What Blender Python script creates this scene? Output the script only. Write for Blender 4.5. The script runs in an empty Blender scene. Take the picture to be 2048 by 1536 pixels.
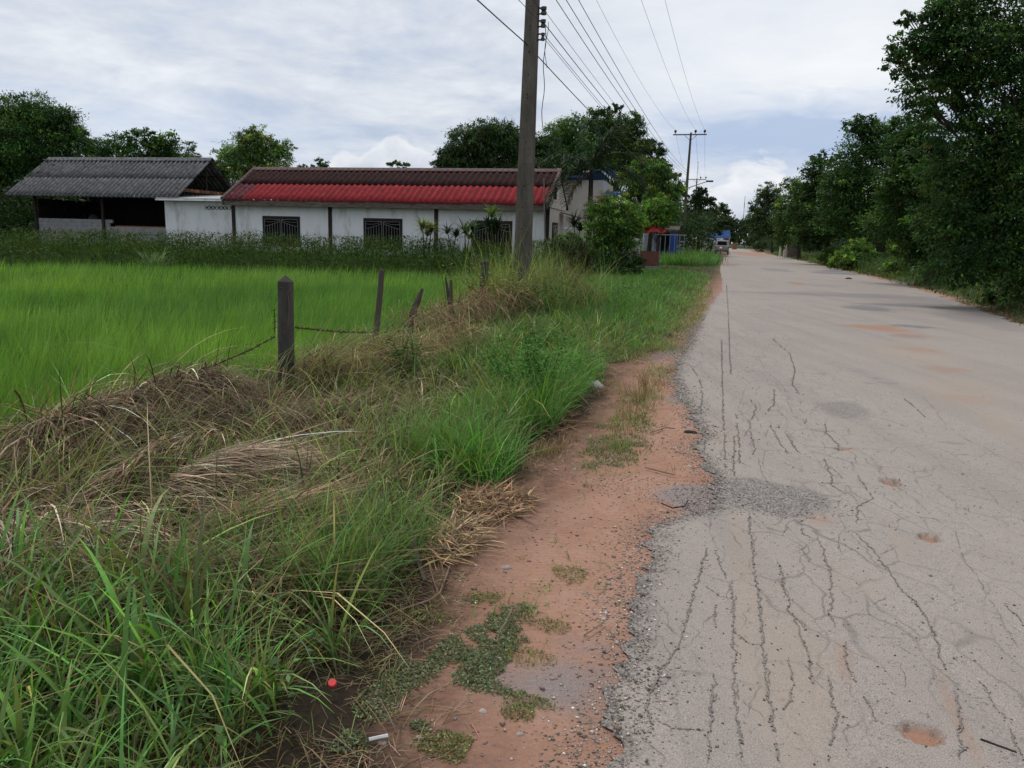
import bpy, math, random
import numpy as np
random.seed(5); rng = np.random.default_rng(11)
C = bpy.context.scene.collection
sc = bpy.context.scene

# ------------------------------------------------------------------ camera model (2048 x 1536 picture units)
F = 1539.0; PITCH = math.radians(10.8); ROLL = math.radians(1.5); CZ = 1.55
fw = np.array([0, math.cos(PITCH), -math.sin(PITCH)])
_u0 = np.array([0, math.sin(PITCH), math.cos(PITCH)]); _r0 = np.array([1.0, 0, 0])
rt = _r0 * math.cos(ROLL) + _u0 * math.sin(ROLL); up = -_r0 * math.sin(ROLL) + _u0 * math.cos(ROLL)
O = np.array([0, 0, CZ])
def ray(x, y): return fw + rt * (x - 1024) / F - up * (y - 768) / F
def atz(x, y, z=0.0):
    d = ray(x, y); return O + d * (z - CZ) / d[2]
def aty(x, y, Y):
    d = ray(x, y); return O + d * Y / d[1]
AZ = math.radians(15.03)                       # heading of the road
D2 = np.array([math.sin(AZ), math.cos(AZ)]); N2 = np.array([math.cos(AZ), -math.sin(AZ)])
def S(s, t, z=0.0): return np.array([*(D2 * s + N2 * t), z])
def st(P): return float(P[0] * D2[0] + P[1] * D2[1]), float(P[0] * N2[0] + P[1] * N2[1])
TH = math.radians(13)                          # the houses stand at this angle
UR = np.array([math.cos(TH), -math.sin(TH)]); VB = np.array([math.sin(TH), math.cos(TH)])
HP = aty(1097, 440, 38.5)[:2]
def H(u, v, z): return np.array([*(HP + UR * u + VB * v), z])

# ------------------------------------------------------------------ noise
def vnoise(x, y, seed=0):
    x = np.asarray(x, float); y = np.asarray(y, float)
    xi = np.floor(x).astype(np.int64); yi = np.floor(y).astype(np.int64)
    xf = x - xi; yf = y - yi
    xf = xf * xf * (3 - 2 * xf); yf = yf * yf * (3 - 2 * yf)
    def h(a, b):
        n = (a * 374761393 + b * 668265263 + seed * 974711) & 0x7fffffff
        n = ((n ^ (n >> 13)) * 1274126177) & 0x7fffffff
        return ((n ^ (n >> 16)) & 0xffff) / 65535.0
    return (h(xi, yi) * (1 - xf) + h(xi + 1, yi) * xf) * (1 - yf) + (h(xi, yi + 1) * (1 - xf) + h(xi + 1, yi + 1) * xf) * yf
def fbm(x, y, seed=0, o=4):
    r = 0; a = 0.5; n = 0
    for i in range(o):
        r = r + a * vnoise(x * 2 ** i, y * 2 ** i, seed + i * 17); n += a; a *= 0.5
    return r / n
def sstep(a, b, x):
    t = np.clip((np.asarray(x, float) - a) / (b - a), 0, 1); return t * t * (3 - 2 * t)

# ------------------------------------------------------------------ materials
def mat(name):
    m = bpy.data.materials.new(name); m.use_nodes = True
    nt = m.node_tree; return m, nt, nt.nodes['Principled BSDF']
def N(nt, t, **k):
    n = nt.nodes.new(t)
    for a, b in k.items():
        if a.startswith('i_'): n.inputs[a[2:].replace('_', ' ')].default_value = b
        else: setattr(n, a, b)
    return n
def ramp(nt, src, stops):
    r = N(nt, 'ShaderNodeValToRGB'); e = r.color_ramp.elements
    while len(e) < len(stops): e.new(0.5)
    for el, (p, c) in zip(e, stops):
        el.position = p; el.color = (*c, 1) if len(c) == 3 else c
    nt.links.new(src, r.inputs[0]); return r.outputs[0]
def noise(nt, scale, detail=5, rough=0.6, vec=None, dist=0.0, coord='Object'):
    n = N(nt, 'ShaderNodeTexNoise'); n.inputs['Scale'].default_value = scale; n.inputs['Detail'].default_value = detail
    n.inputs['Roughness'].default_value = rough; n.inputs['Distortion'].default_value = dist
    if vec is None:
        vec = N(nt, 'ShaderNodeTexCoord').outputs[coord]
    nt.links.new(vec, n.inputs['Vector']); return n.outputs['Fac']
def mapping(nt, scale, rot=(0, 0, 0), coord='Object'):
    t = N(nt, 'ShaderNodeTexCoord'); m = N(nt, 'ShaderNodeMapping'); m.inputs['Scale'].default_value = scale; m.inputs['Rotation'].default_value = rot
    nt.links.new(t.outputs[coord], m.inputs['Vector']); return m.outputs[0]
def mix(nt, f, a, b, mode='MIX'):
    n = N(nt, 'ShaderNodeMix', data_type='RGBA', blend_type=mode)
    for s, v in ((n.inputs[0], f), (n.inputs[6], a), (n.inputs[7], b)):
        if hasattr(v, 'links') or hasattr(v, 'is_linked'): nt.links.new(v, s)
        elif isinstance(v, (int, float)): s.default_value = v
        else: s.default_value = (*v, 1)
    return n.outputs[2]
def mth(nt, op, a, b=None, c=None):
    n = N(nt, 'ShaderNodeMath', operation=op)
    for i, v in enumerate((a, b, c)):
        if v is None: continue
        if isinstance(v, (int, float)): n.inputs[i].default_value = v
        else: nt.links.new(v, n.inputs[i])
    return n.outputs[0]
def bump(nt, bs, h, strength=0.5, dist=0.01, prev=None):
    b = N(nt, 'ShaderNodeBump'); b.inputs['Strength'].default_value = strength; b.inputs['Distance'].default_value = dist
    nt.links.new(h, b.inputs['Height'])
    if prev is not None: nt.links.new(prev, b.inputs['Normal'])
    nt.links.new(b.outputs[0], bs.inputs['Normal']); return b.outputs[0]
def attr(nt, name, out='Fac'):
    a = N(nt, 'ShaderNodeAttribute'); a.attribute_name = name; return a.outputs[out]
def simple(name, stops, scale=4, rough=0.85, spec=0.3, detail=6, stretch=None, bmp=0.0, bdist=0.01, metal=0.0):
    m, nt, bs = mat(name)
    v = mapping(nt, stretch) if stretch else None
    f = noise(nt, scale, detail, 0.65, v)
    nt.links.new(ramp(nt, f, stops), bs.inputs['Base Color'])
    bs.inputs['Roughness'].default_value = rough; bs.inputs['Specular IOR Level'].default_value = spec; bs.inputs['Metallic'].default_value = metal
    if bmp: bump(nt, bs, f, bmp, bdist)
    return m
def leafmat(name, trans=0.25, rough=0.5, spec=0.25, boost=1.5):
    m, nt, bs = mat(name)
    c = attr(nt, 'col', 'Color')
    nt.links.new(c, bs.inputs['Base Color']); bs.inputs['Roughness'].default_value = rough; bs.inputs['Specular IOR Level'].default_value = spec
    t = N(nt, 'ShaderNodeBsdfTranslucent')
    nt.links.new(mix(nt, 1.0, c, (boost, boost * 1.05, boost * 0.6), 'MULTIPLY'), t.inputs[0])
    ms = N(nt, 'ShaderNodeMixShader'); ms.inputs[0].default_value = trans
    nt.links.new(bs.outputs[0], ms.inputs[1]); nt.links.new(t.outputs[0], ms.inputs[2])
    nt.links.new(ms.outputs[0], nt.nodes['Material Output'].inputs[0]); return m
GRASSM = leafmat('grass_blade', 0.3, 0.5, 0.3); LEAFM = leafmat('tree_leaf', 0.24, 0.55, 0.12); DRYM = leafmat('dry_grass', 0.12, 0.8, 0.1, 1.1)

# ------------------------------------------------------------------ objects
BASE = {}
def tag(o, label=None, cat=None, group=None, kind=None):
    for k, v in (('label', label), ('category', cat), ('group', group), ('kind', kind)):
        if v: o[k] = v
    return o
def thing(name, label, cat, loc=(0, 0, 0), group=None):
    o = bpy.data.objects.new(name, None); C.objects.link(o); o.location = [float(a) for a in loc]; o.empty_display_size = 0.2
    BASE[o.name] = np.array(loc, float); return tag(o, label, cat, group)
def link(name, me, parent=None):
    o = bpy.data.objects.new(name, me); C.objects.link(o)
    if parent is not None: o.parent = parent; BASE[o.name] = BASE[parent.name]
    else: BASE[o.name] = np.zeros(3)
    return o
def np_obj(name, V, Q, m, parent=None, col=None, smooth=False, attrs=None):
    V = np.asarray(V, float)
    if parent is not None: V = V - BASE[parent.name]
    me = bpy.data.meshes.new(name); n = len(V); k = Q.shape[1]; f = len(Q)
    me.vertices.add(n); me.vertices.foreach_set('co', V.astype(np.float32).ravel())
    me.loops.add(f * k); me.loops.foreach_set('vertex_index', Q.astype(np.int32).ravel())
    me.polygons.add(f); me.polygons.foreach_set('loop_start', np.arange(0, f * k, k, dtype=np.int32))
    if smooth: me.polygons.foreach_set('use_smooth', np.ones(f, bool))
    me.update(calc_edges=True)
    if col is not None:
        a = me.color_attributes.new('col', 'FLOAT_COLOR', 'POINT')
        a.data.foreach_set('color', np.c_[np.clip(col, 0, 1), np.ones(n)].astype(np.float32).ravel())
    for an, av in (attrs or {}).items():
        a = me.attributes.new(an, 'FLOAT', 'POINT'); a.data.foreach_set('value', np.asarray(av, np.float32).ravel())
    me.materials.append(m); return link(name, me, parent)
class MB:
    def __init__(s, fr=None): s.v = []; s.f = []; s.fr = fr or (lambda a, b, c: np.array([a, b, c], float))
    def pt(s, p): s.v.append(p); return len(s.v) - 1
    def poly(s, pts, fr=True):
        i = [s.pt(s.fr(*p) if fr else np.array(p, float)) for p in pts]; s.f.append(i); return s
    def box(s, a, b, taper=0.0):
        (x0, y0, z0), (x1, y1, z1) = a, b; t = taper
        c = [(x0, y0, z0), (x1, y0, z0), (x1, y1, z0), (x0, y1, z0), (x0 + t, y0 + t, z1), (x1 - t, y0 + t, z1), (x1 - t, y1 - t, z1), (x0 + t, y1 - t, z1)]
        i = [s.pt(s.fr(*p)) for p in c]
        for q in ((3, 2, 1, 0), (4, 5, 6, 7), (0, 1, 5, 4), (1, 2, 6, 5), (2, 3, 7, 6), (3, 0, 4, 7)): s.f.append([i[k] for k in q])
        return s
    def tube(s, pts, r, n=8, fr=False, cap=True):
        P = [s.fr(*p) if fr else np.array(p, float) for p in pts]
        R = r if hasattr(r, '__len__') else [r] * len(P); rings = []
        for k, p in enumerate(P):
            d = P[min(k + 1, len(P) - 1)] - P[max(k - 1, 0)]; d = d / (np.linalg.norm(d) + 1e-9)
            a = np.cross(d, (0, 0, 1.0) if abs(d[2]) < 0.95 else (0, 1.0, 0)); a /= np.linalg.norm(a); b = np.cross(d, a)
            rings.append([s.pt(p + R[k] * (a * math.cos(2 * math.pi * j / n) + b * math.sin(2 * math.pi * j / n))) for j in range(n)])
        for q, w in zip(rings, rings[1:]):
            for j in range(n): s.f.append([q[j], q[(j + 1) % n], w[(j + 1) % n], w[j]])
        if cap: s.f.append(rings[0][::-1]); s.f.append(rings[-1])
        return s
    def lathe(s, c, prof, n=12):
        rings = [[s.pt(s.fr(c[0] + r * math.cos(2 * math.pi * j / n), c[1] + r * math.sin(2 * math.pi * j / n), c[2] + z)) for j in range(n)] for r, z in prof]
        for q, w in zip(rings, rings[1:]):
            for j in range(n): s.f.append([q[j], q[(j + 1) % n], w[(j + 1) % n], w[j]])
        s.f.append(rings[0][::-1]); s.f.append(rings[-1]); return s
    def ext(s, prof, axis_fn, w0, w1):
        a = [s.pt(axis_fn(p, w0)) for p in prof]; b = [s.pt(axis_fn(p, w1)) for p in prof]; n = len(prof)
        s.f.append(a[::-1]); s.f.append(b)
        for j in range(n): s.f.append([a[j], a[(j + 1) % n], b[(j + 1) % n], b[j]])
        return s
    def build(s, name, m, parent=None, bevel=0.0, smooth=False):
        me = bpy.data.meshes.new(name); off = BASE[parent.name] if parent is not None else np.zeros(3)
        me.from_pydata([tuple(p - off) for p in s.v], [], s.f); me.update(); me.materials.append(m)
        if smooth: me.polygons.foreach_set('use_smooth', np.ones(len(s.f), bool))
        o = link(name, me, parent)
        if bevel:
            b = o.modifiers.new('bevel', 'BEVEL'); b.width = bevel; b.segments = 2; b.limit_method = 'ANGLE'
        return o

# ------------------------------------------------------------------ blades and leaves as one numpy mesh
def blades(P, az, L, W, lean, curve, col, tipcol=None, nseg=3, zmin=None):
    n = len(P); t = np.linspace(0, 1, nseg + 1)
    tilt = lean[:, None] + curve[:, None] * t[None]
    dx = np.c_[np.cos(az), np.sin(az)]
    step = L[:, None] / nseg
    mid = (tilt[:, 1:] + tilt[:, :-1]) / 2
    hx = np.c_[np.zeros(n), np.cumsum(np.sin(mid) * step, 1)]; hz = np.c_[np.zeros(n), np.cumsum(np.cos(mid) * step, 1)]
    pts = np.empty((n, nseg + 1, 3)); pts[..., 0] = P[:, None, 0] + hx * dx[:, None, 0]; pts[..., 1] = P[:, None, 1] + hx * dx[:, None, 1]; pts[..., 2] = P[:, None, 2] + hz
    if zmin is not None: pts[..., 2] = np.maximum(pts[..., 2], zmin[:, None] + 0.01 * rng.random((n, 1)))
    w = W[:, None] * np.clip(np.minimum(0.55 + 1.2 * t, 1.0) * (1 - t ** 2.2), 0.06, 1)[None] * 0.5
    sa = az + math.pi / 2 + rng.normal(0, 0.5, n)
    sd = np.c_[np.cos(sa), np.sin(sa), rng.normal(0, 0.15, n)]
    V = np.stack([pts - sd[:, None] * w[..., None], pts + sd[:, None] * w[..., None]], 2).reshape(-1, 3)
    k = nseg + 1; b = (np.arange(n) * k * 2)[:, None] + (np.arange(nseg) * 2)[None]
    Q = np.stack([b, b + 1, b + 3, b + 2], -1).reshape(-1, 4)
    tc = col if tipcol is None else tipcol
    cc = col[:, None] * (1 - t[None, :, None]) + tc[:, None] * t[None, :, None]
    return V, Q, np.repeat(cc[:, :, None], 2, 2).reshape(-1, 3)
def leafquads(P, nrm, dirv, L, W, col, fold=0.15):
    n = len(P)
    dirv = dirv / (np.linalg.norm(dirv, axis=1, keepdims=True) + 1e-9)
    sd = np.cross(dirv, nrm); sd /= (np.linalg.norm(sd, axis=1, keepdims=True) + 1e-9)
    nn = np.cross(sd, dirv)
    L = L[:, None]; W = W[:, None]
    V = np.stack([P - dirv * L * 0.5, P + sd * W * 0.5 - dirv * L * 0.05 + nn * W * fold, P + dirv * L * 0.5, P - sd * W * 0.5 - dirv * L * 0.05 + nn * W * fold], 1).reshape(-1, 3)
    i = np.arange(n)[:, None] * 4
    return V, (i + np.arange(4)[None]), np.repeat(col, 4, 0)
def cat(parts):
    V = []; Q = []; K = []; o = 0
    for v, q, c in parts:
        V.append(v); Q.append(q + o); K.append(c); o += len(v)
    return np.concatenate(V), np.concatenate(Q), np.concatenate(K)
def jit(c, n, s=0.22, h=0.1):
    c = np.asarray(c, float)
    return c[None] * np.exp(rng.normal(0, s, (n, 1))) * np.exp(rng.normal(0, h, (n, 3)))

# ================================================================== GROUND
_ge = np.array([(0, -.7), (1.4, -.8), (1.86, -.87), (2.5, -1.1), (3.4, -1.27), (4.7, -1.15), (5.6, -1.15), (6.9, -1.14), (8.5, -1.2), (9.5, -1.3), (11.2, -.95), (13, -.76), (17, -.66), (22, -.66), (34, -.52), (48, -.4), (60, -.5), (400, -.4)])
def tG(s): return np.interp(s, _ge[:, 0], _ge[:, 1])            # where grass stops and dirt begins
_le = np.array([(0, -.2), (1.6, -.2), (2.07, -.19), (2.33, -.3), (2.6, -.28), (2.86, -.27), (3.17, -.29), (3.64, -.25), (4.04, -.28), (4.3, -.2), (4.42, .02), (4.9, .02), (5.1, .06), (5.35, -.02), (5.82, -.1), (6.3, -.06), (6.9, -.16), (7.25, -.21), (8.2, -.38), (9.15, -.47), (10.5, -.52), (12.6, -.46), (16, -.42), (21.7, -.18), (27, -.02), (34, -.05), (45, -.2), (64, -.3), (119, -.1), (180, -.3), (285, -3.5), (420, -12)])
_re = np.array([(0, 5.4), (10, 5.8), (18.6, 6.22), (23.5, 6.64), (32, 7.2), (39, 7.4), (50, 7.3), (85, 7.4), (128, 6.8), (181, 5.6), (285, 2.4), (420, -5)])
def tL(s): return np.interp(s, _le[:, 0], _le[:, 1])
def tR(s): return np.interp(s, _re[:, 0], _re[:, 1])
def paddy_far(x): return 33.6 - 0.07 * (x + 0.6)
def ground_z(x, y):
    x = np.asarray(x, float); y = np.asarray(y, float)
    s = x * D2[0] + y * D2[1]; t = x * N2[0] + y * N2[1]
    left = sstep(-4.55, -5.5, t) * (1 - sstep(-0.6, 1.6, y - paddy_far(x)))
    z = -0.02 + 0.013 * sstep(0.10, -0.12, t - tL(s))
    verge = sstep(tG(s), tG(s) - 0.5, t)
    z = z + verge * (0.05 * (vnoise(x * 1.7, y * 1.7, 3) - 0.4) + 0.03)
    z = z * (1 - left) - 0.68 * left
    bank = sstep(0.2, 3.0, y - paddy_far(x)) * sstep(-5.5, -8, t)
    z = z + bank * 0.38
    return z + 0.10 * sstep(0.3, 2.5, t - tR(s))
def axis(lo, hi, fine0, fine1, step, grow=1.13):
    a = list(np.arange(fine0, fine1, step)); d = step; p = a[-1]
    while p < hi: d *= grow; p += d; a.append(p)
    d = step; p = fine0; b = []
    while p > lo: d *= grow; p -= d; b.append(p)
    return np.array(b[::-1] + a)
gx = axis(-900, 900, -3.5, 3.0, 0.05); gy = axis(-60, 1500, 1.2, 11.0, 0.05)
X, Y = np.meshgrid(gx, gy); xs = X.ravel(); ys = Y.ravel()
gs = xs * D2[0] + ys * D2[1]; gt = xs * N2[0] + ys * N2[1]
wob = (fbm(xs * 2.2, ys * 2.2, 9) - 0.5)
dirt = np.maximum(sstep(0.12, -0.12, (tG(gs) - gt) + wob * 0.5), .7 * sstep(.3, .6, fbm(xs * .5, ys * .5, 12)) * np.exp(-((gs - 43) / 4.5) ** 2) * (gt > -7) * (gt < 0)) * sstep(1.5, 0.5, gt - tR(gs) + wob * 1.2)
damp = sstep(0.55, 0.0, np.abs(gt - tG(gs) - 0.05) + wob * 0.3)
grav = sstep(0.64, 0.84, fbm(xs * 1.6, ys * 1.6, 33) + 0.35 * np.exp(-((gs - 4.75) / .28) ** 2 - ((gt + .1) / .35) ** 2) + 0.16 * sstep(0.45, 0.0, np.abs(gt - tL(gs))))
nx, ny = len(gx), len(gy)
idx = np.arange(nx * ny).reshape(ny, nx)
Qg = np.stack([idx[:-1, :-1], idx[:-1, 1:], idx[1:, 1:], idx[1:, :-1]], -1).reshape(-1, 4)
m, nt, bs = mat('ground_soil')
pos = N(nt, 'ShaderNodeNewGeometry').outputs['Position']
n1 = noise(nt, 1.9, 9, 0.72, pos, .6); n2 = noise(nt, 45, 6, 0.7, pos); n3 = noise(nt, 260, 3, 0.6, pos)
wv = N(nt, 'ShaderNodeTexWave', wave_type='BANDS', bands_direction='Y'); wv.inputs['Scale'].default_value = 9; wv.inputs['Distortion'].default_value = 5; wv.inputs['Detail'].default_value = 3; wv.inputs['Detail Scale'].default_value = 1.2
nt.links.new(pos, wv.inputs['Vector'])
dcol = ramp(nt, n1, [(0.25, (.27, .143, .092)), (0.45, (.41, .226, .152)), (0.6, (.46, .27, .19)), (0.8, (.51, .34, .25))])
dcol = mix(nt, ramp(nt, n2, [(0.35, (0, 0, 0)), (0.75, (.55, .55, .55))]), dcol, (.25, .135, .095))
dcol = mix(nt, ramp(nt, n3, [(0.60, (0, 0, 0)), (0.72, (.6, .6, .6))]), dcol, (.40, .33, .29))
gcol = ramp(nt, n3, [(0.3, (.11, .095, .09)), (0.5, (.24, .22, .215)), (0.7, (.40, .37, .36))])
dcol = mix(nt, mth(nt, 'MULTIPLY', attr(nt, 'grav'), 0.8), dcol, gcol)
dcol = mix(nt, mth(nt, 'MULTIPLY', attr(nt, 'damp'), ramp(nt, noise(nt, 9, 5, 0.7, pos), [(0.25, (.3, .3, .3)), (0.65, (1, 1, 1))])), dcol, (.13, .072, .05))
soil = ramp(nt, n2, [(0.3, (.018, .013, .009)), (0.7, (.05, .036, .022))])
far = ramp(nt, n1, [(0.3, (.025, .042, .014)), (0.7, (.05, .075, .025))])
dist = mth(nt, 'DIVIDE', N(nt, 'ShaderNodeCameraData').outputs['View Distance'], 60) if False else attr(nt, 'farm')
soil = mix(nt, dist, soil, far)
nt.links.new(mix(nt, attr(nt, 'dirt'), soil, dcol), bs.inputs['Base Color']); bs.inputs['Roughness'].default_value = 0.95; bs.inputs['Specular IOR Level'].default_value = 0.15
b1 = bump(nt, bs, n2, 0.7, 0.012); b2 = bump(nt, bs, n3, 0.6, 0.005, b1); bump(nt, bs, wv.outputs['Fac'], 0.25, 0.006, b2)
farm = sstep(18, 40, ys)
g = np_obj('ground', np.c_[xs, ys, ground_z(xs, ys)], Qg, m, smooth=True, attrs={'dirt': dirt, 'damp': damp, 'grav': grav, 'farm': farm}); tag(g, kind='structure')

# paddy water
m, nt, bs = mat('paddy_water'); bs.inputs['Base Color'].default_value = (.02, .022, .014, 1); bs.inputs['Roughness'].default_value = 0.08
bump(nt, bs, noise(nt, 3, 3), 0.05, 0.02)
w = MB().poly([(-140, -5, -.615), (-4.6 - 1.3, -5, -.615), (-4.2, 3.0, -.615), (2.6, 29, -.615), (2.2, 33.3, -.615), (-140, 43, -.615)]).build('water', m); tag(w, kind='structure')

# ================================================================== ROAD
def svals():
    a = list(np.arange(0.9, 4, 0.018)) + list(np.arange(4, 9, 0.03)); d = 0.03; p = 9
    while p < 410: a.append(p); d = min(d * 1.012, 6); p += d
    return np.array(a)
sv = svals(); nc = 260
fr_ = np.linspace(0, 1, nc) ** 1.25
jag = (fbm(sv * 7, sv * 0 + 3.3, 5, 5) - 0.5) * 0.16 + (vnoise(sv * 26, sv * 0, 6) - .5) * .06 + (vnoise(sv * 60, sv * 0, 8) - .5) * .035
tl = tL(sv) + jag; tr = tR(sv) + (fbm(sv * 1.5, sv * 0 + 8, 7, 4) - 0.5) * 0.5
RT = tl[:, None] + (tr - tl)[:, None] * fr_[None]; RS = np.repeat(sv[:, None], nc, 1)
edge = np.minimum(RT - tl[:, None], tr[:, None] - RT)
def spot(px, py, rx, ry, amp=1.0, soft=0.6, nz=0.5, sc_=3.0):
    c = atz(px, py); e = atz(px + rx, py); q = atz(px, py - ry)
    cs, ct = st(c); w1 = abs(st(e)[1] - ct); w2 = abs(st(q)[0] - cs)
    k = fbm(RS * sc_ / max(w2, .1) * 0.6, RT * sc_ / max(w1, .1) * 0.6, int(px) % 97) - 0.5
    r = np.sqrt(((RS - cs) / w2) ** 2 + ((RT - ct) / w1) ** 2) + k * 2 * nz
    return amp * sstep(1.0, 1.0 - soft, r)
orange = np.zeros_like(RS); dark = np.zeros_like(RS); tan = np.zeros_like(RS); grv = np.zeros_like(RS); hole = np.zeros_like(RS)
for a in [(1752, 658, 75, 7, .9), (1820, 672, 50, 7, .5), (1840, 703, 55, 6, .45), (1890, 742, 50, 7, .5), (1590, 568, 22, 3, .9), (1500, 508, 45, 4, .9), (1440, 527, 50, 3, .5), (1940, 805, 60, 14, .25), (1690, 1330, 22, 60, .35), (1915, 1440, 16, 90, .45), (1640, 1040, 40, 14, .35), (1700, 900, 16, 3, .9)]: orange = np.maximum(orange, spot(*a))
for a in [(1930, 790, 130, 40, .7), (1830, 710, 110, 30, .6), (1990, 850, 70, 60, .6), (1450, 880, 60, 50, .4), (1560, 1350, 160, 190, .55), (1490, 1200, 50, 260, .5), (1800, 1080, 30, 90, .35), (1660, 1150, 120, 60, .3)]: tan = np.maximum(tan, spot(*a, soft=0.95))
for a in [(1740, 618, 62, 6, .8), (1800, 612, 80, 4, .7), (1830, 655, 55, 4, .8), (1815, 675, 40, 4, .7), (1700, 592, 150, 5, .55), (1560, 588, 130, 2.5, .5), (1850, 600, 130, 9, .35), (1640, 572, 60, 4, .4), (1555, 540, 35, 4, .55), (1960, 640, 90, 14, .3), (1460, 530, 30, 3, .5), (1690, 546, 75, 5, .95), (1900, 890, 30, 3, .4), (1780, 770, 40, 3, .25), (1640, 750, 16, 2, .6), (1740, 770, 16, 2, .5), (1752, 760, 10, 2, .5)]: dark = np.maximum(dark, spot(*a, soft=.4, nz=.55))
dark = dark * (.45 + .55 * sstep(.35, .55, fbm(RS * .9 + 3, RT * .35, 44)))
for a in [(1690, 822, 62, 19, .8, .5, .35), (1525, 993, 140, 37, 1.0, .25, .2), (1345, 968, 80, 10, 1.0, .4, .4), (1420, 1000, 60, 30, .6)]: grv = np.maximum(grv, spot(*a))
for a in [(1781, 967, 20, 7, 1, .35, .35), (1858, 1078, 20, 9, 1, .35, .4), (1845, 1471, 44, 19, 1, .22, .22), (1682, 900, 14, 3, 1, .4, .4)]: hole = np.maximum(hole, spot(*a))
rim = 4 * hole * (1 - hole)
grv = np.maximum(grv, sstep(0.14, 0.0, (RT - tl[:, None]) + (fbm(RS * 6, RT * 6, 77) - .5) * 0.22) * sstep(30, 12, RS))
worn = sstep(0.35, 0.7, fbm(RS * 0.35, RT * 0.9, 21)) 
rz = 0.004 - 0.034 * hole - 0.011 * sstep(0.07, 0.0, edge) + 0.006 * (fbm(RS * 1.2, RT * 1.2, 41) - 0.5) + 0.02 * sstep(0, 3, RT - tl[:, None]) * sstep(0, 3, tr[:, None] - RT)
RP = D2[None, None] * RS[..., None] + N2[None, None] * RT[..., None]
idx = np.arange(len(sv) * nc).reshape(len(sv), nc)
Qr = np.stack([idx[:-1, :-1], idx[:-1, 1:], idx[1:, 1:], idx[1:, :-1]], -1).reshape(-1, 4)
m, nt, bs = mat('old_asphalt')
pos = N(nt, 'ShaderNodeNewGeometry').outputs['Position']
n1 = noise(nt, 0.7, 6, 0.6, pos); n2 = noise(nt, 14, 6, 0.65, pos); n3 = noise(nt, 210, 2, 0.5, pos); n4 = noise(nt, 90, 4, 0.7, pos)
vo = N(nt, 'ShaderNodeTexVoronoi'); vo.inputs['Scale'].default_value = 120; nt.links.new(pos, vo.inputs['Vector'])
base = ramp(nt, n1, [(0.3, (.330, .277, .235)), (0.7, (.383, .326, .278))])
lw = noise(nt, 1.0, 5, .6, mapping(nt, (2.6, .16, 1), (0, 0, AZ)))
base = mix(nt, ramp(nt, lw, [(0.35, (.5, .5, .5)), (0.52, (0, 0, 0))]), base, (.262, .226, .200))
base = mix(nt, ramp(nt, lw, [(0.55, (0, 0, 0)), (0.72, (.5, .5, .5))]), base, (.39, .335, .285))
base = mix(nt, ramp(nt, n2, [(0.3, (.32, .32, .32)), (0.6, (0, 0, 0))]), base, (.268, .228, .198))
base = mix(nt, ramp(nt, n3, [(0.38, (.75, .75, .75)), (0.48, (0, 0, 0))]), base, (.19, .172, .162))
base = mix(nt, ramp(nt, n3, [(0.585, (0, 0, 0)), (0.67, (.75, .75, .75))]), base, (.47, .43, .40))
wp_ = N(nt, 'ShaderNodeTexNoise'); wp_.inputs['Scale'].default_value = 3.5; wp_.inputs['Detail'].default_value = 6; nt.links.new(pos, wp_.inputs['Vector'])
va = N(nt, 'ShaderNodeVectorMath', operation='MULTIPLY_ADD'); nt.links.new(wp_.outputs['Color'], va.inputs[0]); va.inputs[1].default_value = (.22, .22, 0); nt.links.new(pos, va.inputs[2])
vm = N(nt, 'ShaderNodeMapping'); vm.inputs['Rotation'].default_value = (0, 0, AZ); vm.inputs['Scale'].default_value = (4.6, 1.7, 1); nt.links.new(va.outputs[0], vm.inputs[0])
ve = N(nt, 'ShaderNodeTexVoronoi', feature='DISTANCE_TO_EDGE'); ve.inputs['Scale'].default_value = 1.0; nt.links.new(vm.outputs[0], ve.inputs['Vector'])
vm2 = N(nt, 'ShaderNodeMapping'); vm2.inputs['Rotation'].default_value = (0, 0, AZ); vm2.inputs['Scale'].default_value = (11, 6, 1); nt.links.new(va.outputs[0], vm2.inputs[0])
ve2 = N(nt, 'ShaderNodeTexVoronoi', feature='DISTANCE_TO_EDGE'); ve2.inputs['Scale'].default_value = 1.0; nt.links.new(vm2.outputs[0], ve2.inputs['Vector'])
brk = ramp(nt, noise(nt, 1.7, 5, .65, pos), [(0.36, (0, 0, 0)), (0.54, (1, 1, 1))]); brk2 = ramp(nt, noise(nt, 2.6, 4, .6, pos), [(0.54, (0, 0, 0)), (0.66, (1, 1, 1))])
l1 = mth(nt, 'MULTIPLY', ramp(nt, ve.outputs['Distance'], [(0.006, (1, 1, 1)), (0.022, (0, 0, 0))]), brk); l2 = mth(nt, 'MULTIPLY', ramp(nt, ve2.outputs['Distance'], [(0.008, (.8, .8, .8)), (0.03, (0, 0, 0))]), brk2)
net = mth(nt, 'MULTIPLY', mth(nt, 'MAXIMUM', l1, l2), attr(nt, 'broken')); base = mix(nt, mth(nt, 'MULTIPLY', net, .66), base, (.13, .115, .103))
pits = ramp(nt, noise(nt, 38, 3, 0.8, pos), [(0.615, (0, 0, 0)), (0.65, (.75, .75, .75))])
base = mix(nt, pits, base, (.13, .12, .115))
base = mix(nt, mth(nt, 'MULTIPLY', attr(nt, 'tan'), 0.75), base, (.36, .285, .215))
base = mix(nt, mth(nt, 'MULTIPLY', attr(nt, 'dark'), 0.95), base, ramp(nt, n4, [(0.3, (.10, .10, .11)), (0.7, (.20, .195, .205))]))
gr = ramp(nt, vo.outputs['Color'], [(0.1, (.10, .088, .080)), (0.5, (.20, .176, .158)), (0.92, (.38, .34, .305))])
base = mix(nt, mth(nt, 'MULTIPLY', attr(nt, 'grv'), 0.9), base, gr)
oc = ramp(nt, n4, [(0.3, (.28, .15, .095)), (0.7, (.40, .235, .155))])
base = mix(nt, attr(nt, 'orange'), base, oc)
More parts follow.
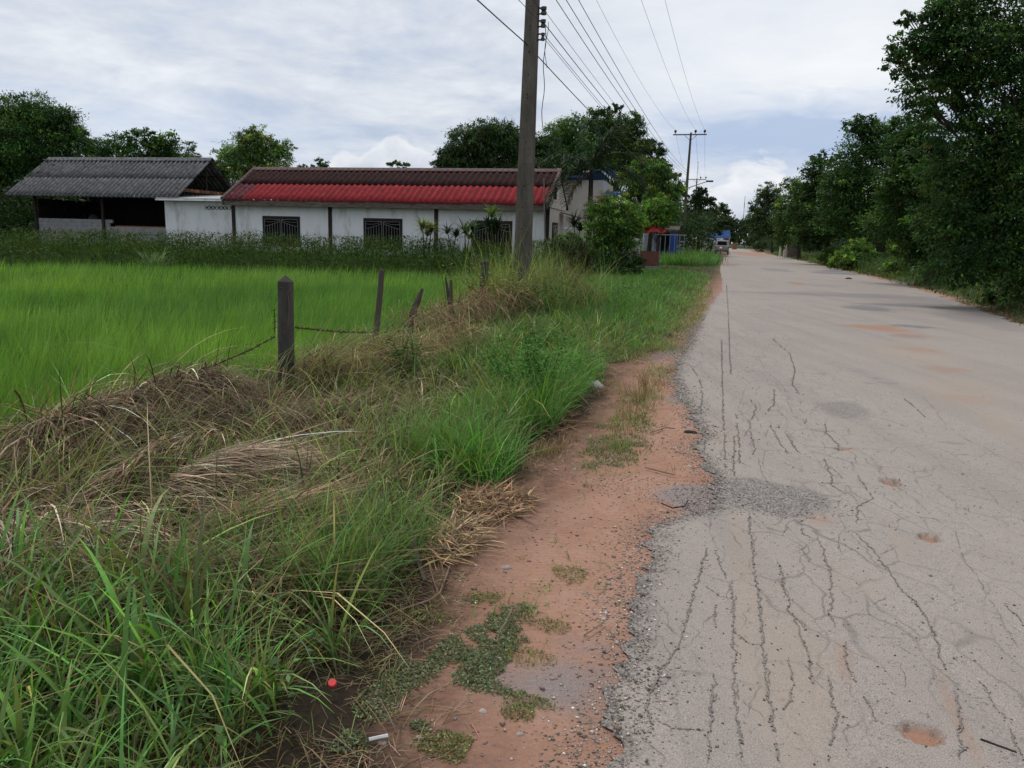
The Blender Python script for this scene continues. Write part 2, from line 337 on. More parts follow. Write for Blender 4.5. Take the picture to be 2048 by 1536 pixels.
base = mix(nt, attr(nt, 'hole'), base, ramp(nt, n4, [(0.3, (.30, .16, .105)), (0.7, (.42, .26, .175))]))
base = mix(nt, mth(nt, 'MULTIPLY', attr(nt, 'rim'), .8), base, ramp(nt, n3, [(0.4, (.05, .045, .042)), (0.6, (.22, .17, .14))]))
nt.links.new(base, bs.inputs['Base Color']); bs.inputs['Roughness'].default_value = 0.85; bs.inputs['Specular IOR Level'].default_value = 0.25
b1 = bump(nt, bs, n3, 0.35, 0.004); bump(nt, bs, n2, 0.3, 0.01, b1)
road = np_obj('road', np.c_[RP.reshape(-1, 2), rz.ravel()], Qr, m, smooth=True, attrs={'orange': orange, 'dark': dark, 'tan': tan, 'grv': grv, 'hole': hole, 'rim': rim, 'broken': sstep(3.4, .6, RT - tl[:, None]) * (.45 + .55 * sstep(.35, .6, fbm(RS * .5, RT * .8, 88)))}); tag(road, kind='structure')
def road_z(s, t):
    l = np.interp(s, sv, tl); r = np.interp(s, sv, tr)
    return 0.004 + 0.006 * (fbm(s * 1.2, t * 1.2, 41) - 0.5) + 0.02 * sstep(0, 3, t - l) * sstep(0, 3, r - t)

# cracks: jagged ribbons of crumbled asphalt (surface pattern of the road, one mesh)
crack_px = [
 [(1412, 1100), (1400, 1150), (1385, 1200), (1372, 1240), (1360, 1290), (1330, 1330), (1300, 1385), (1292, 1420), (1310, 1460)],
 [(1462, 1165), (1464, 1200), (1466, 1260), (1468, 1330), (1474, 1400), (1480, 1470), (1483, 1536)],
 [(1497, 1035), (1504, 1090), (1510, 1150), (1518, 1220), (1524, 1280), (1530, 1350), (1545, 1440), (1556, 1536)],
 [(1425, 1340), (1430, 1370), (1420, 1420), (1416, 1480), (1420, 1536)],
 [(1558, 1130), (1567, 1180), (1580, 1230), (1600, 1270), (1620, 1320), (1622, 1360), (1632, 1375)],
 [(1578, 1320), (1590, 1370), (1580, 1410), (1566, 1430)],
 [(1640, 1085), (1660, 1150), (1664, 1190), (1658, 1230), (1668, 1260)],
 [(1650, 1350), (1660, 1390), (1672, 1440), (1660, 1480), (1652, 1500), (1660, 1536)],
 [(1690, 1290), (1688, 1330), (1716, 1380), (1740, 1420), (1748, 1450)],
 [(1712, 1070), (1750, 1110), (1790, 1165), (1800, 1180), (1840, 1220), (1856, 1255), (1874, 1290), (1880, 1320), (1900, 1370), (1918, 1420), (1922, 1536)],
 [(1468, 870), (1468, 900), (1467, 940), (1469, 955)], [(1446, 780), (1446, 830), (1449, 880), (1449, 940)],
 [(1472, 830), (1476, 870), (1480, 930)], [(1453, 570), (1457, 640), (1460, 720), (1462, 750)], [(1443, 680), (1444, 730), (1445, 780)],
 [(1546, 680), (1580, 710), (1590, 745), (1584, 770), (1598, 790)], [(1548, 780), (1548, 810), (1530, 830)],
 [(1500, 800), (1512, 815), (1504, 840)], [(1540, 850), (1560, 890), (1578, 910)], [(1500, 865), (1510, 900), (1505, 910)],
 [(1650, 850), (1654, 870), (1676, 890), (1678, 905)], [(1648, 920), (1660, 950), (1665, 975), (1690, 990)],
 [(1575, 870), (1590, 900), (1602, 910)], [(1612, 840), (1610, 850)], [(1715, 955), (1740, 990), (1745, 1000), (1715, 1015), (1712, 1050)],
 [(1800, 795), (1830, 820), (1850, 840)], [(1590, 1240), (1610, 1262)], [(1412, 1175), (1440, 1195), (1460, 1198)], [(1430, 1215), (1428, 1260)],
 [(2010, 1215), (2034, 1240), (2048, 1262)], [(1960, 1370), (1990, 1420), (2010, 1450), (2048, 1530)],
 [(1470, 1270), (1500, 1290), (1520, 1292)], [(1490, 1390), (1520, 1390)], [(1310, 1440), (1345, 1460), (1410, 1462)], [(1600, 1040), (1604, 1070), (1640, 1085)],
 [(1380, 730), (1400, 760), (1405, 790), (1400, 830)], [(1410, 880), (1408, 900)], [(1500, 960), (1515, 970)], [(1430, 1105), (1440, 1140), (1455, 1165)],
]
cv = []; cf = []; cst = []
def crack(path, w, wj=0.6, gap=0.12):
    P = [np.array(st(atz(*p))) if len(p) == 2 and max(p) > 300 else np.array(p) for p in path]
    pts = []
    for a, b in zip(P, P[1:]):
        L = np.linalg.norm(b - a); n = max(2, int(L / 0.018)) if L < 12 else int(L / .05)
        for k in range(n): pts.append(a + (b - a) * k / n)
    pts = np.array(pts); L = len(pts)
    if L < 3: return
    k = np.arange(L); sd = random.randint(0, 999)
    off = (fbm(k * 0.23, k * 0 + .5, sd, 3) - 0.5) * 0.025; off2 = (vnoise(k * .8, k * 0 + .5, sd + 5) - 0.5) * .020
    tg = np.gradient(pts, axis=0); tg /= np.linalg.norm(tg, axis=1, keepdims=True) + 1e-9; nr = np.c_[-tg[:, 1], tg[:, 0]]
    pts = pts + nr * (off + off2)[:, None]
    ww = w * np.clip(0.35 + 1.5 * (vnoise(k * 0.35, k * 0 + 9.5, sd + 3) - 0.2) * wj / .6, 0.12, 1.6) * np.minimum(1, np.minimum(k, L - 1 - k) / 4 + .15)
    br = vnoise(k * 0.16, k * 0 + 2.5, sd + 9) < gap + .1
    l = pts - nr * ww[:, None] * (0.5 + 0.3 * rng.random((L, 1))); r = pts + nr * ww[:, None] * (0.5 + 0.3 * rng.random((L, 1)))
    if w > .0042:
        for q in range(L):
            if not br[q]:
                for _ in range(2): cst.append(pts[q] + nr[q] * rng.normal(0, ww[q] * .75) + tg[q] * rng.normal(0, .01))
    o = len(cv)
    for q in range(L):
        for c in (l[q], r[q]):
            cv.append(np.array([*(D2 * c[0] + N2 * c[1]), float(road_z(c[0], c[1])) + 0.0035]))
    for q in range(L - 1):
        if not (br[q] or br[q + 1]): cf.append([o + 2 * q, o + 2 * q + 1, o + 2 * q + 3, o + 2 * q + 2])
for p in crack_px: crack(p, 0.0044, gap=.12)
for p in crack_px[:4]: crack([(x + 3, y + 1) for x, y in p], 0.004, gap=0.5)
for i in range(9):                                             # long fine cracks running with the road
    t = random.choice([random.uniform(.1, 1.1), random.uniform(.1, 2.6)]); s = random.uniform(1.9, 9); e = s + random.uniform(1.0, 5.0); p = []; a = 0.0
    while s < e: p.append((s, float(tL(s)) * .3 + t)); a = .7 * a + random.gauss(0, .05); s += .22; t += a * .22 + random.gauss(0, .018)
    crack(p, 0.0017 + 0.00014 * e, gap=.26)
for i in range(110):                                            # short stray cracks, most along the left wheel track
    s = 2.0 + 11 * random.random() ** 1.4; t = float(tL(s)) + 0.1 + abs(random.gauss(0, 0.9)); a = random.gauss(0, 0.5); n = random.randint(2, 4); p = [(s, t)]
    for k in range(n):
        ds = 0.03 + random.random() * 0.07; p.append((p[-1][0] + ds * (1 + s * .05), p[-1][1] + max(-1.3, min(1.3, math.tan(a))) * ds * .8)); a = random.gauss(0, 0.9)
    crack(p, 0.0012 + 0.0002 * s, gap=0.2)
m = simple('crack_gravel', [(0.34, (.06, .054, .05)), (0.47, (.165, .146, .13)), (0.58, (.30, .265, .235))], 190, 0.95, 0.1)
me = bpy.data.meshes.new('crack'); me.from_pydata([tuple(v) for v in cv], [], cf); me.materials.append(m); o = link('crack', me, road); o['kind'] = 'stuff'

# loose gravel and stones
def stones(P, r, col):
    n = len(P); base = np.array([(1, 0, 0), (-1, 0, 0), (0, 1, 0), (0, -1, 0), (0, 0, 1), (0, 0, -1)], float)
    fa = np.array([(0, 2, 4), (2, 1, 4), (1, 3, 4), (3, 0, 4), (2, 0, 5), (1, 2, 5), (3, 1, 5), (0, 3, 5)])
    a = rng.random(n) * 6.28; v = base[None] * (r[:, None, None] * rng.uniform(.55, 1.25, (n, 6, 3)))
    v = v + rng.normal(0, .22, (n, 6, 3)) * r[:, None, None]
    x = v[..., 0] * np.cos(a)[:, None] - v[..., 1] * np.sin(a)[:, None]; y = v[..., 0] * np.sin(a)[:, None] + v[..., 1] * np.cos(a)[:, None]
    V = np.stack([x, y, v[..., 2] * .7], -1) + P[:, None]
    return V.reshape(-1, 3), (np.arange(n)[:, None, None] * 6 + fa[None]).reshape(-1, 3), np.repeat(col, 6, 0)
def on_ground(s, t):
    p = D2[None] * s[:, None] + N2[None] * t[:, None]
    z = np.where((t > np.interp(s, sv, tl)) & (t < np.interp(s, sv, tr)), road_z(s, t), ground_z(p[:, 0], p[:, 1])); return np.c_[p, z]
n = 14000; s = 1.4 + 14 * rng.random(n) ** 1.7; t = tL(s) + rng.normal(-0.02, 0.085, n) + (fbm(s * 2, s * 0, 55) - .5) * .3
r = np.exp(rng.normal(math.log(.0036), .38, n)) * (1 + s * .035); c1 = jit((.29, .25, .215), n, .5, .06)
s2 = 1.4 + 16 * rng.random(6000) ** 1.5; t2 = tG(s2) + 0.1 + rng.random(6000) * (tL(s2) - tG(s2)); r2 = np.exp(rng.normal(math.log(.0038), .45, 6000)) * (1 + s2 * .03); c2 = jit((.33, .24, .19), 6000, .3, .1)
s3 = 1.4 + 14 * rng.random(3500) ** 1.3; t3 = tL(s3) + .1 + np.abs(rng.normal(0, 1.5, 3500)); r3 = np.exp(rng.normal(math.log(.0034), .35, 3500)); c3 = jit((.15, .14, .135), 3500, .4, .05)
n4_ = 1200; q = rng.random(n4_) * 6.28; k = np.sqrt(rng.random(n4_)); s4 = 4.75 + .3 * k * np.cos(q); t4 = .05 + .85 * k * np.sin(q); r4 = np.exp(rng.normal(math.log(.0045), .3, n4_)); c4 = jit((.25, .225, .20), n4_, .45, .04)
cst = np.array(cst); s5 = cst[:, 0]; t5 = cst[:, 1]; r5 = np.exp(rng.normal(math.log(.0030), .35, len(s5))) * (1 + s5 * .05); c5 = jit((.17, .152, .138), len(s5), .55, .05)
ss = np.r_[s, s2, s3, s4, s5]; tt = np.r_[t, t2, t3, t4, t5]; rr = np.r_[r, r2, r3, r4, r5]; P = on_ground(ss, tt); P[:, 2] += rr * .25
V, Q, K = stones(P, rr, np.r_[c1, c2, c3, c4, c5])
STONEM = leafmat('stone_grit', 0.0, .9, .15); tag(np_obj('gravel', V, Q, STONEM, col=K), 'loose grey gravel crumbled along the broken asphalt edge', 'gravel', kind='stuff')

# ================================================================== GRASS
def tufts(s, t, k, spread, L, Lj, W, lean, curve, col, tip, cj=.22, nseg=3, az=None, azj=3.2, z=None):
    """k blades per tuft centre (arrays s,t); every other argument is a scalar or one value per tuft"""
    n = len(s); I = np.repeat(np.arange(n), k); m_ = len(I)
    g = lambda v: (np.asarray(v, float)[I] if np.ndim(v) else np.full(m_, float(v)))
    a = rng.random(m_) * 6.283; q = np.abs(rng.normal(0, 1, m_)) * g(spread)
    s_ = s[I] + q * np.cos(a); t_ = t[I] + q * np.sin(a); bare = ((s_ - 2.07) / .17) ** 2 + ((t_ + 1.14) / .17) ** 2 < 1; t_ = np.where(bare, t_ - .34, t_)
    p = on_ground(s_, t_)
    if z is not None: p[:, 2] += g(z)
    else: p[:, 2] -= 0.015
    az_ = a + rng.normal(0, .6, m_) if az is None else g(az) + rng.normal(0, azj, m_)
    Ls = g(L) * np.exp(rng.normal(0, Lj, m_)); c = np.asarray(col, float); c = c[I] if c.ndim == 2 else np.repeat(c[None], m_, 0)
    tp = np.asarray(tip, float); tp = tp[I] if tp.ndim == 2 else np.repeat(tp[None], m_, 0)
    Ls = np.where((np.abs(s_ - 6.3) < .75) & (np.abs(t_ + 4.0) < .55), Ls * .45, Ls)
    tj = np.exp(rng.normal(0, cj, (n, 1)))[I] * np.exp(rng.normal(0, .12, (m_, 3))) * np.exp(rng.normal(0, cj, (m_, 1)))
    br = (rng.random(n) < .18)[I] | (rng.random(m_) < .08); tp = np.where(br[:, None], tp * .4 + np.array((.16, .12, .05)), tp)
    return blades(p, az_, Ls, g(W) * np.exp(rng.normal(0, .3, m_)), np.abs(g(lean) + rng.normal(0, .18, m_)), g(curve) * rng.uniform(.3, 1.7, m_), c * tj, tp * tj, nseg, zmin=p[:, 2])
GREEN = np.array((.074, .145, .032)); LUSH = np.array((.056, .142, .023)); OLIVE = np.array((.152, .162, .048)); STRAW = np.array((.30, .225, .125)); BROWN = np.array((.085, .053, .032)); PALE = np.array((.30, .25, .15))
def pick(n, s0, s1, t0, t1, p=1.6):
    s = s0 + (s1 - s0) * rng.random(n) ** p; return s, t0 + (t1 - t0) * rng.random(n)
gp = []; dp = []
# --- lush green verge strip beside the dirt, from the weeds to the gate
s, t = pick(6500, 8.0, 36, -4.6, -0.5, 1.5); edge_ = tG(s) + .15 * (fbm(s * 2, t * 2, 3) - .5); k = (t < edge_ - .1) & (t > -4.5 + 0.02 * s * 0)
k &= ~((s < 11) & (t < -3.1)); k &= ~((s > 12.5) & (s < 18.5) & (t < -3.0)); s, t = s[k], t[k]
f = sstep(0.0, 1.0, (tG(s) - t)); hN = fbm(s * .9, t * .9, 61)
lc = LUSH[None] * (0.75 + .6 * hN[:, None]) * (1 - .0 * f[:, None]) + (1 - f)[:, None] * np.array((.05, .03, .01))
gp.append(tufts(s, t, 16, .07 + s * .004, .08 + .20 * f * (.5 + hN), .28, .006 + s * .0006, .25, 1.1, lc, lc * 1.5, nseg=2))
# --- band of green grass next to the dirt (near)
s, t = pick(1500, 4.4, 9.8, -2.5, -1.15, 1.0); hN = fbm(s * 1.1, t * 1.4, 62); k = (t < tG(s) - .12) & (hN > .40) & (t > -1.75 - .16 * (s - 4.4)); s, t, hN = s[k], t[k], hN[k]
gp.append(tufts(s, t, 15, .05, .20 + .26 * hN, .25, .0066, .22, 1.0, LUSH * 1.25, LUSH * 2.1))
s, t = pick(700, 2.6, 5.0, -2.1, -1.35, 1.0); hN = fbm(s * 1.6, t * 1.6, 63); k = (hN > .55); s, t, hN = s[k], t[k], hN[k]
gp.append(tufts(s, t, 13, .05, .2 + .16 * hN, .25, .005, .22, 1.0, GREEN, GREEN * 1.9))
# --- olive, half dry tall grass over the verge
s, t = pick(1900, 2.3, 12.5, -4.5, -1.4, 1.3); hN = fbm(s * .8, t * .8, 64); k = (t < tG(s) - .25) & ((t > -2.5) | (s > 7.5) | (rng.random(len(s)) < .42)); s, t, hN = s[k], t[k], hN[k]
mixc = rng.random((len(s), 1)) * 1.0; oc_ = OLIVE * (1 - mixc) + GREEN * 1.2 * mixc
gp.append(tufts(s, t, 8, .06, .22 + .30 * hN, .3, .0066 + s * .0003, .3, 1.3, oc_ * .85, oc_ * 1.6, cj=.3, nseg=4))
s, t = pick(1900, 1.9, 14.0, -4.6, -1.5, 1.2); hN = fbm(s * .9 + 4, t * .9, 65); k = (t < tG(s) - .15) & (hN > .35); s, t, hN = s[k], t[k], hN[k]
dp.append(tufts(s, t, 10, .07, .20 + .28 * hN, .35, .0062 + s * .0003, .55, 1.7, BROWN * 1.1, STRAW * .8, cj=.5, nseg=4))
# --- foreground: broad bladed green grass, lower left
s, t = pick(460, .75, 2.9, -3.3, -1.2, 1.0); hN = fbm(s * 1.6, t * 1.6, 66); k = (t < tG(s) - .2 - .25 * (s < 1.9)) & (t > -1.05 * (s + .35) - .9) & ((s < 1.9 + .5 * hN) | (hN > .52)) & ((t > -2.25) | (s < 1.55 + .2 * hN)); s, t, hN = s[k], t[k], hN[k]
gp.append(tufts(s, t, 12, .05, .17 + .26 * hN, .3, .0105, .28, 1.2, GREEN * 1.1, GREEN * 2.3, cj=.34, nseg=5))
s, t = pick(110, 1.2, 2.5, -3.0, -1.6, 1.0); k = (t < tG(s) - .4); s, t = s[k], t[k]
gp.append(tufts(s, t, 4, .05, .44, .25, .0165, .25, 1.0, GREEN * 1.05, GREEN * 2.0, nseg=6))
s, t = pick(900, .8, 3.2, -3.2, -1.0, 1.0); k = (t < tG(s) - .05); s, t = s[k], t[k]
gp.append(tufts(s, t, 7, .06, .13, .4, .004, .5, 1.4, OLIVE * .8, OLIVE * 1.3))
s, t = pick(900, 1.0, 3.6, -2.6, -.85, 1.0); k = (t < tG(s) + .08); s, t = s[k], t[k]
dp.append(tufts(s, t, 7, .07, .12, .4, .0035, .9, 1.4, BROWN * 1.1, STRAW * .8))
# --- short fringe between grass and dirt, brown and green
s, t = pick(1600, 1.2, 22, -.3, .14, 1.7); t = tG(s) + t; t = np.minimum(t, tL(s) - .03)
dp.append(tufts(s, t, 8, .06, .07, .45, .0034 + s * .0003, .9, 1.3, BROWN * 1.3, STRAW * 1.0))
s, t = pick(900, 9.8, 26, -.7, .3, 1.2); t = tG(s) + t; t = np.minimum(t, tL(s) - .05)
oc_ = OLIVE[None] * (.8 + .6 * rng.random((len(s), 1)))
gp.append(tufts(s, t, 10, .09, .10, .4, .005 + s * .0003, .5, 1.2, oc_, oc_ * 1.6, nseg=2))
for (px, py, n, L, c_) in [(1235, 890, 60, .09, 1.0), (1262, 845, 60, .10, 1.1), (1285, 800, 50, .12, 1.1), (1215, 935, 40, .07, 1.0), (1310, 745, 40, .10, 1.2), (1260, 700, 70, .12, 1.1), (1330, 695, 70, .10, 1.3), (1200, 715, 40, .12, 1.0), (1345, 650, 60, .10, 1.3), (1000, 1210, 30, .05, 1.2), (1130, 1148, 20, .05, 1.2)]:
    c = st(atz(px, py)); s = c[0] + rng.normal(0, .22, n); t = c[1] + rng.normal(0, .13, n); q_ = OLIVE * .5 + GREEN * .7
    gp.append(tufts(s, t, 7, .04, L, .4, .004, .4, 1.1, q_ * c_ * .8, q_ * c_ * 1.5))
# broad leaved weeds low in the verge
n = 2600; s = 1.2 + 3.6 * rng.random(n); t = tG(s) - .25 - 1.4 * rng.random(n); kk = fbm(s * 3.1, t * 3.1, 71) > .56; s, t = s[kk], t[kk]; n = len(s); P = on_ground(s, t); P[:, 2] += rng.uniform(.02, .20, n)
d = rng.normal(0, 1, (n, 3)); d[:, 2] *= .3; nr = rng.normal(0, .4, (n, 3)); nr[:, 2] += 1
gp.append(leafquads(P, nr, d, rng.uniform(.02, .05, n), rng.uniform(.015, .032, n), jit((.06, .125, .03), n, .3, .1)))
# thin flowering stalks
n = 130; s = 1.4 + 6 * rng.random(n); t = tG(s) - .3 - 2.0 * rng.random(n); cc = jit((.15, .14, .06), n, .2, .1); P = on_ground(s, t)
gp.append(blades(P, rng.random(n) * 6.28, rng.uniform(.4, .7, n), np.full(n, .003), rng.uniform(0, .25, n), rng.uniform(.1, .6, n), cc, jit((.26, .20, .10), n, .2, .1), 4))
# --- dry straw clumps standing in the dirt
for (px, py, n, L) in [(1255, 830, 10, .16), (1275, 800, 14, .22), (1290, 780, 12, .22), (1320, 770, 10, .16), (1240, 860, 8, .16), (1335, 740, 8, .12), (1120, 900, 14, .10), (1090, 905, 12, .10), (1060, 915, 10, .09)]:
    c = st(atz(px, py)); s = c[0] + rng.normal(0, .16, n); t = c[1] + rng.normal(0, .07, n)
    dp.append(tufts(s, t, 9, .03, L, .3, .0042, .2, .6, np.array((.24, .16, .06)), STRAW * 1.2))
# --- thatch: dead grass hanging over the wire, flattened piles
def thatch(path, n, L, down, zt, sgn, col, w=.0078, lj=.35, spread=.09):
    """dead grass draped from a line of (px, py, depth); sgn: side the blades fall to"""
    P = np.array([aty(*p) for p in path]); u = rng.random(n) * (len(P) - 1); i = np.minimum(u.astype(int), len(P) - 2); f = (u - i)[:, None]
    B = P[i] * (1 - f) + P[i + 1] * f + rng.normal(0, spread, (n, 3)) * np.array((1, 1, .45)); B[:, 2] += zt - .05
    a = math.atan2(-N2[1], -N2[0]) if sgn < 0 else math.atan2(N2[1], N2[0])
    az = a + rng.normal(0, .85, n) - .3
    c = jit(col, n, .6, .1)
    return blades(B, az, L * np.exp(rng.normal(0, lj, n)), np.full(n, w) * np.exp(rng.normal(0, .3, n)), np.full(n, 1.35) + rng.normal(0, .36, n), np.full(n, down) + rng.normal(0, .5, n), c, c * 1.25, 5, zmin=ground_z(B[:, 0], B[:, 1]))
fenceline = [(95, 845, 4.85), (190, 812, 5.3), (300, 772, 5.9), (430, 735, 6.6)]
dp.append(thatch(fenceline, 3400, .52, 1.5, -.02, 1, (.12, .088, .056)))
dp.append(thatch(fenceline, 450, .5, 1.5, .01, 1, (.36, .27, .17)))
dp.append(thatch(fenceline, 1200, .30, 1.3, -.02, -1, (.20, .14, .085)))
dp.append(thatch([(95, 850, 4.85), (110, 900, 4.7)], 500, .5, 1.6, 0, 1, (.25, .17, .10)))
dp.append(thatch([(20, 1010, 4.0), (120, 1010, 4.0), (220, 1000, 4.0)], 2200, .5, 1.5, 0.0, 1, (.12, .088, .058), spread=.12))
dp.append(thatch([(200, 880, 4.9), (330, 850, 5.3), (470, 830, 5.9)], 1100, .5, 1.5, .06, 1, (.10, .076, .047), w=.0075, spread=.16))
dp.append(thatch([(120, 930, 4.5), (220, 900, 4.8)], 700, .5, 1.5, .03, 1, (.11, .083, .052), w=.0075, spread=.16))
dp.append(thatch([(500, 900, 5.4), (640, 870, 5.8), (780, 830, 6.4)], 800, .42, 1.4, .0, 1, (.095, .07, .042), w=.0075, spread=.2))
dp.append(thatch([(610, 745, 7.5), (680, 735, 7.8)], 700, .5, 1.3, .06, 1, (.15, .10, .055), w=.008, spread=.16))
dp.append(thatch([(700, 740, 8.4), (790, 720, 8.9)], 900, .5, 1.3, .1, 1, (.17, .115, .06), w=.008, spread=.2))
dp.append(thatch([(0, 1040, 3.5), (180, 1060, 3.45)], 900, .42, 1.6, 0.0, 1, (.33, .27, .18), w=.006, spread=.1))
dp.append(thatch([(545, 785, 7.0), (620, 800, 6.9), (700, 775, 7.5)], 1300, .36, 1.4, -.08, 1, (.105, .07, .042), spread=.16))
dp.append(thatch([(820, 640, 10.5), (900, 620, 11.6), (960, 600, 12.6)], 1500, .42, 1.2, 0.05, 1, (.19, .135, .075), w=.007, spread=.2))
dp.append(thatch([(760, 700, 8.8), (850, 690, 9.3), (940, 650, 10.5)], 1600, .42, 1.2, 0, 1, (.21, .15, .075), w=.006, spread=.2))
dp.append(thatch([(965, 575, 13.2), (1010, 570, 13.6)], 800, .42, 1.3, -.1, 1, (.21, .14, .075), w=.008, spread=.22))
dp.append(thatch([(1080, 545, 16.4), (1110, 530, 16.8)], 1000, .75, 1.0, -.25, 1, (.13, .095, .05), w=.009, spread=.3))
def flat_pile(px, py, rx, ry, n, azdir, L, col, h=.12, azj=.25):
    c = st(atz(px, py)); e = st(atz(px + rx, py)); q = st(atz(px, py - ry)); w1 = abs(e[1] - c[1]); w2 = abs(q[0] - c[0])
    a = rng.random(n) * 6.283; k = np.sqrt(rng.random(n)); s = c[0] + w2 * k * np.cos(a); t = c[1] + w1 * k * np.sin(a)
    B = on_ground(s, t); B[:, 2] += h * (1 - k ** 2) * (.6 + .4 * rng.random(n)) + rng.random(n) * .03
    cc = jit(col, n, .55, .08)
    return blades(B, azdir + rng.normal(0, azj, n), L * np.exp(rng.normal(0, .3, n)), np.full(n, .0075) * np.exp(rng.normal(0, .3, n)), np.full(n, 1.35) + rng.normal(0, .14, n), np.full(n, .3) + rng.normal(0, .2, n), cc, cc * 1.15, 4, zmin=ground_z(B[:, 0], B[:, 1]))
dp.append(flat_pile(440, 1000, 120, 70, 2300, -.25, .34, (.36, .27, .19), .24))
dp.append(flat_pile(480, 1100, 150, 60, 1900, .35, .36, (.24, .165, .105), .16))
dp.append(flat_pile(360, 960, 35, 80, 900, -1.5, .32, (.36, .26, .18), .24, .15))
dp.append(flat_pile(450, 1190, 150, 50, 1200, .1, .34, (.19, .135, .085), .10))
dp.append(flat_pile(700, 940, 170, 60, 1300, .2, .3, (.17, .115, .065), .07, 1.6))
dp.append(flat_pile(760, 840, 130, 40, 1000, .2, .3, (.15, .10, .062), .10, 1.6))
dp.append(flat_pile(640, 860, 110, 50, 900, 2.2, .3, (.12, .085, .052), .12, 1.2))
dp.append(flat_pile(200, 1180, 200, 60, 900, .6, .34, (.13, .09, .058), .05, 1.2))
dp.append(flat_pile(980, 1010, 80, 35, 900, .4, .13, (.28, .18, .105), .03, 1.6))
dp.append(flat_pile(900, 1085, 60, 40, 800, .4, .14, (.30, .205, .12), .04, 1.6))
dp.append(flat_pile(1180, 700, 60, 22, 1300, .4, .16, (.25, .145, .08), .07, 1.6))
dp.append(flat_pile(1150, 745, 60, 22, 900, .4, .16, (.20, .125, .07), .04, 1.6))
dp.append(flat_pile(1090, 850, 60, 25, 700, .4, .14, (.22, .14, .08), .03, 1.6))
dp.append(flat_pile(1250, 660, 60, 14, 900, .4, .12, (.20, .17, .08), .03, 1.6))
# big arching olive blades in the left middle ground and at the posts
def arch(px, py, Y, n, az, L, w=.008, col=OLIVE, azj=.5, lean=.5, curve=1.0):
    c = aty(px, py, Y); B = np.repeat(c[None], n, 0) + rng.normal(0, .09, (n, 3)) * np.array((1, 1, .1)); B[:, 2] = ground_z(B[:, 0], B[:, 1])
    cc = jit(col, n, .25, .12); return blades(B, az + rng.normal(0, azj, n), L * np.exp(rng.normal(0, .3, n)), np.full(n, w), np.abs(lean + rng.normal(0, .2, n)), curve * rng.uniform(.4, 1.5, n), cc, cc * 1.5, 7)
for a in [(110, 1010, 3.9, 60, .5, .62, .007), (180, 960, 4.2, 55, .4, .62, .007), (300, 880, 4.9, 26, .9, .55, .009), (60, 1000, 4.1, 24, 1.2, .45, .007), (610, 770, 7.2, 60, .2, .75, .008), (560, 760, 7.0, 40, .9, .65, .008), (660, 740, 7.6, 50, 0.1, .8, .008), (700, 790, 7.2, 40, .3, .5, .007), (800, 760, 8.2, 40, .4, .5, .008), (720, 720, 8.8, 40, 0.0, .7, .009), (860, 720, 9.0, 40, .3, .55, .009), (520, 900, 5.6, 40, .6, .45, .007), (640, 960, 5.0, 50, .9, .4, .006), (330, 1000, 4.2, 18, 1.1, .4, .006), (800, 960, 5.0, 50, 1.2, .4, .006), (750, 900, 5.6, 50, 1.0, .42, .006), (480, 820, 6.4, 26, 1.5, .5, .007)]:
    gp.append(arch(*a))
for a in [(600, 720, 7.6, 22, .3, .8, .007, STRAW * .8), (640, 735, 7.7, 26, .1, .75, .007, OLIVE * 1.3), (770, 730, 9.4, 24, .2, .7, .008, STRAW * .8), (830, 700, 9.9, 24, .1, .6, .008, OLIVE * 1.3), (300, 900, 4.9, 16, .8, .6, .008, STRAW * .8), (560, 860, 6.0, 22, .7, .5, .007, OLIVE * 1.2), (690, 880, 6.0, 26, .9, .45, .007, OLIVE * 1.3)]: gp.append(arch(*a[:7], col=a[7]))
# tall grass mound around the utility pole
s = 15.5 + rng.normal(0, 1.3, 420); t = -4.0 + rng.normal(0, .6, 420); mc = rng.random((420, 1)); cc = OLIVE * 1.1 * mc + GREEN * 1.1 * (1 - mc)
gp.append(tufts(s, t, 12, .12, .96, .3, .009, .2, .7, cc * .95, cc * 1.7))
V, Q, K = cat(gp); tag(np_obj('grass', V, Q, GRASSM, col=K), 'green and olive grass growing along the road verge', 'grass', kind='stuff')
V, Q, K = cat(dp); tag(np_obj('dry_grass', V, Q, DRYM, col=K), 'brown dead grass matted over the verge and the wire', 'dry grass', kind='stuff')

# --- straw, twigs and litter lying on the dirt
n = 1500; s = 1.3 + 12 * rng.random(n) ** 1.5; t = tG(s) + rng.normal(.02, .13, n); P = on_ground(s, t); P[:, 2] += .006
cc = jit((.26, .185, .12), n, .45, .1)
V, Q, K = blades(P, rng.random(n) * 6.28, rng.uniform(.03, .14, n), np.full(n, .0032), np.full(n, 1.5), np.full(n, .1), cc, cc, 2)
tag(np_obj('straw_litter', V, Q, DRYM, col=K), 'dry straw scattered along the dirt shoulder', 'straw', kind='stuff')

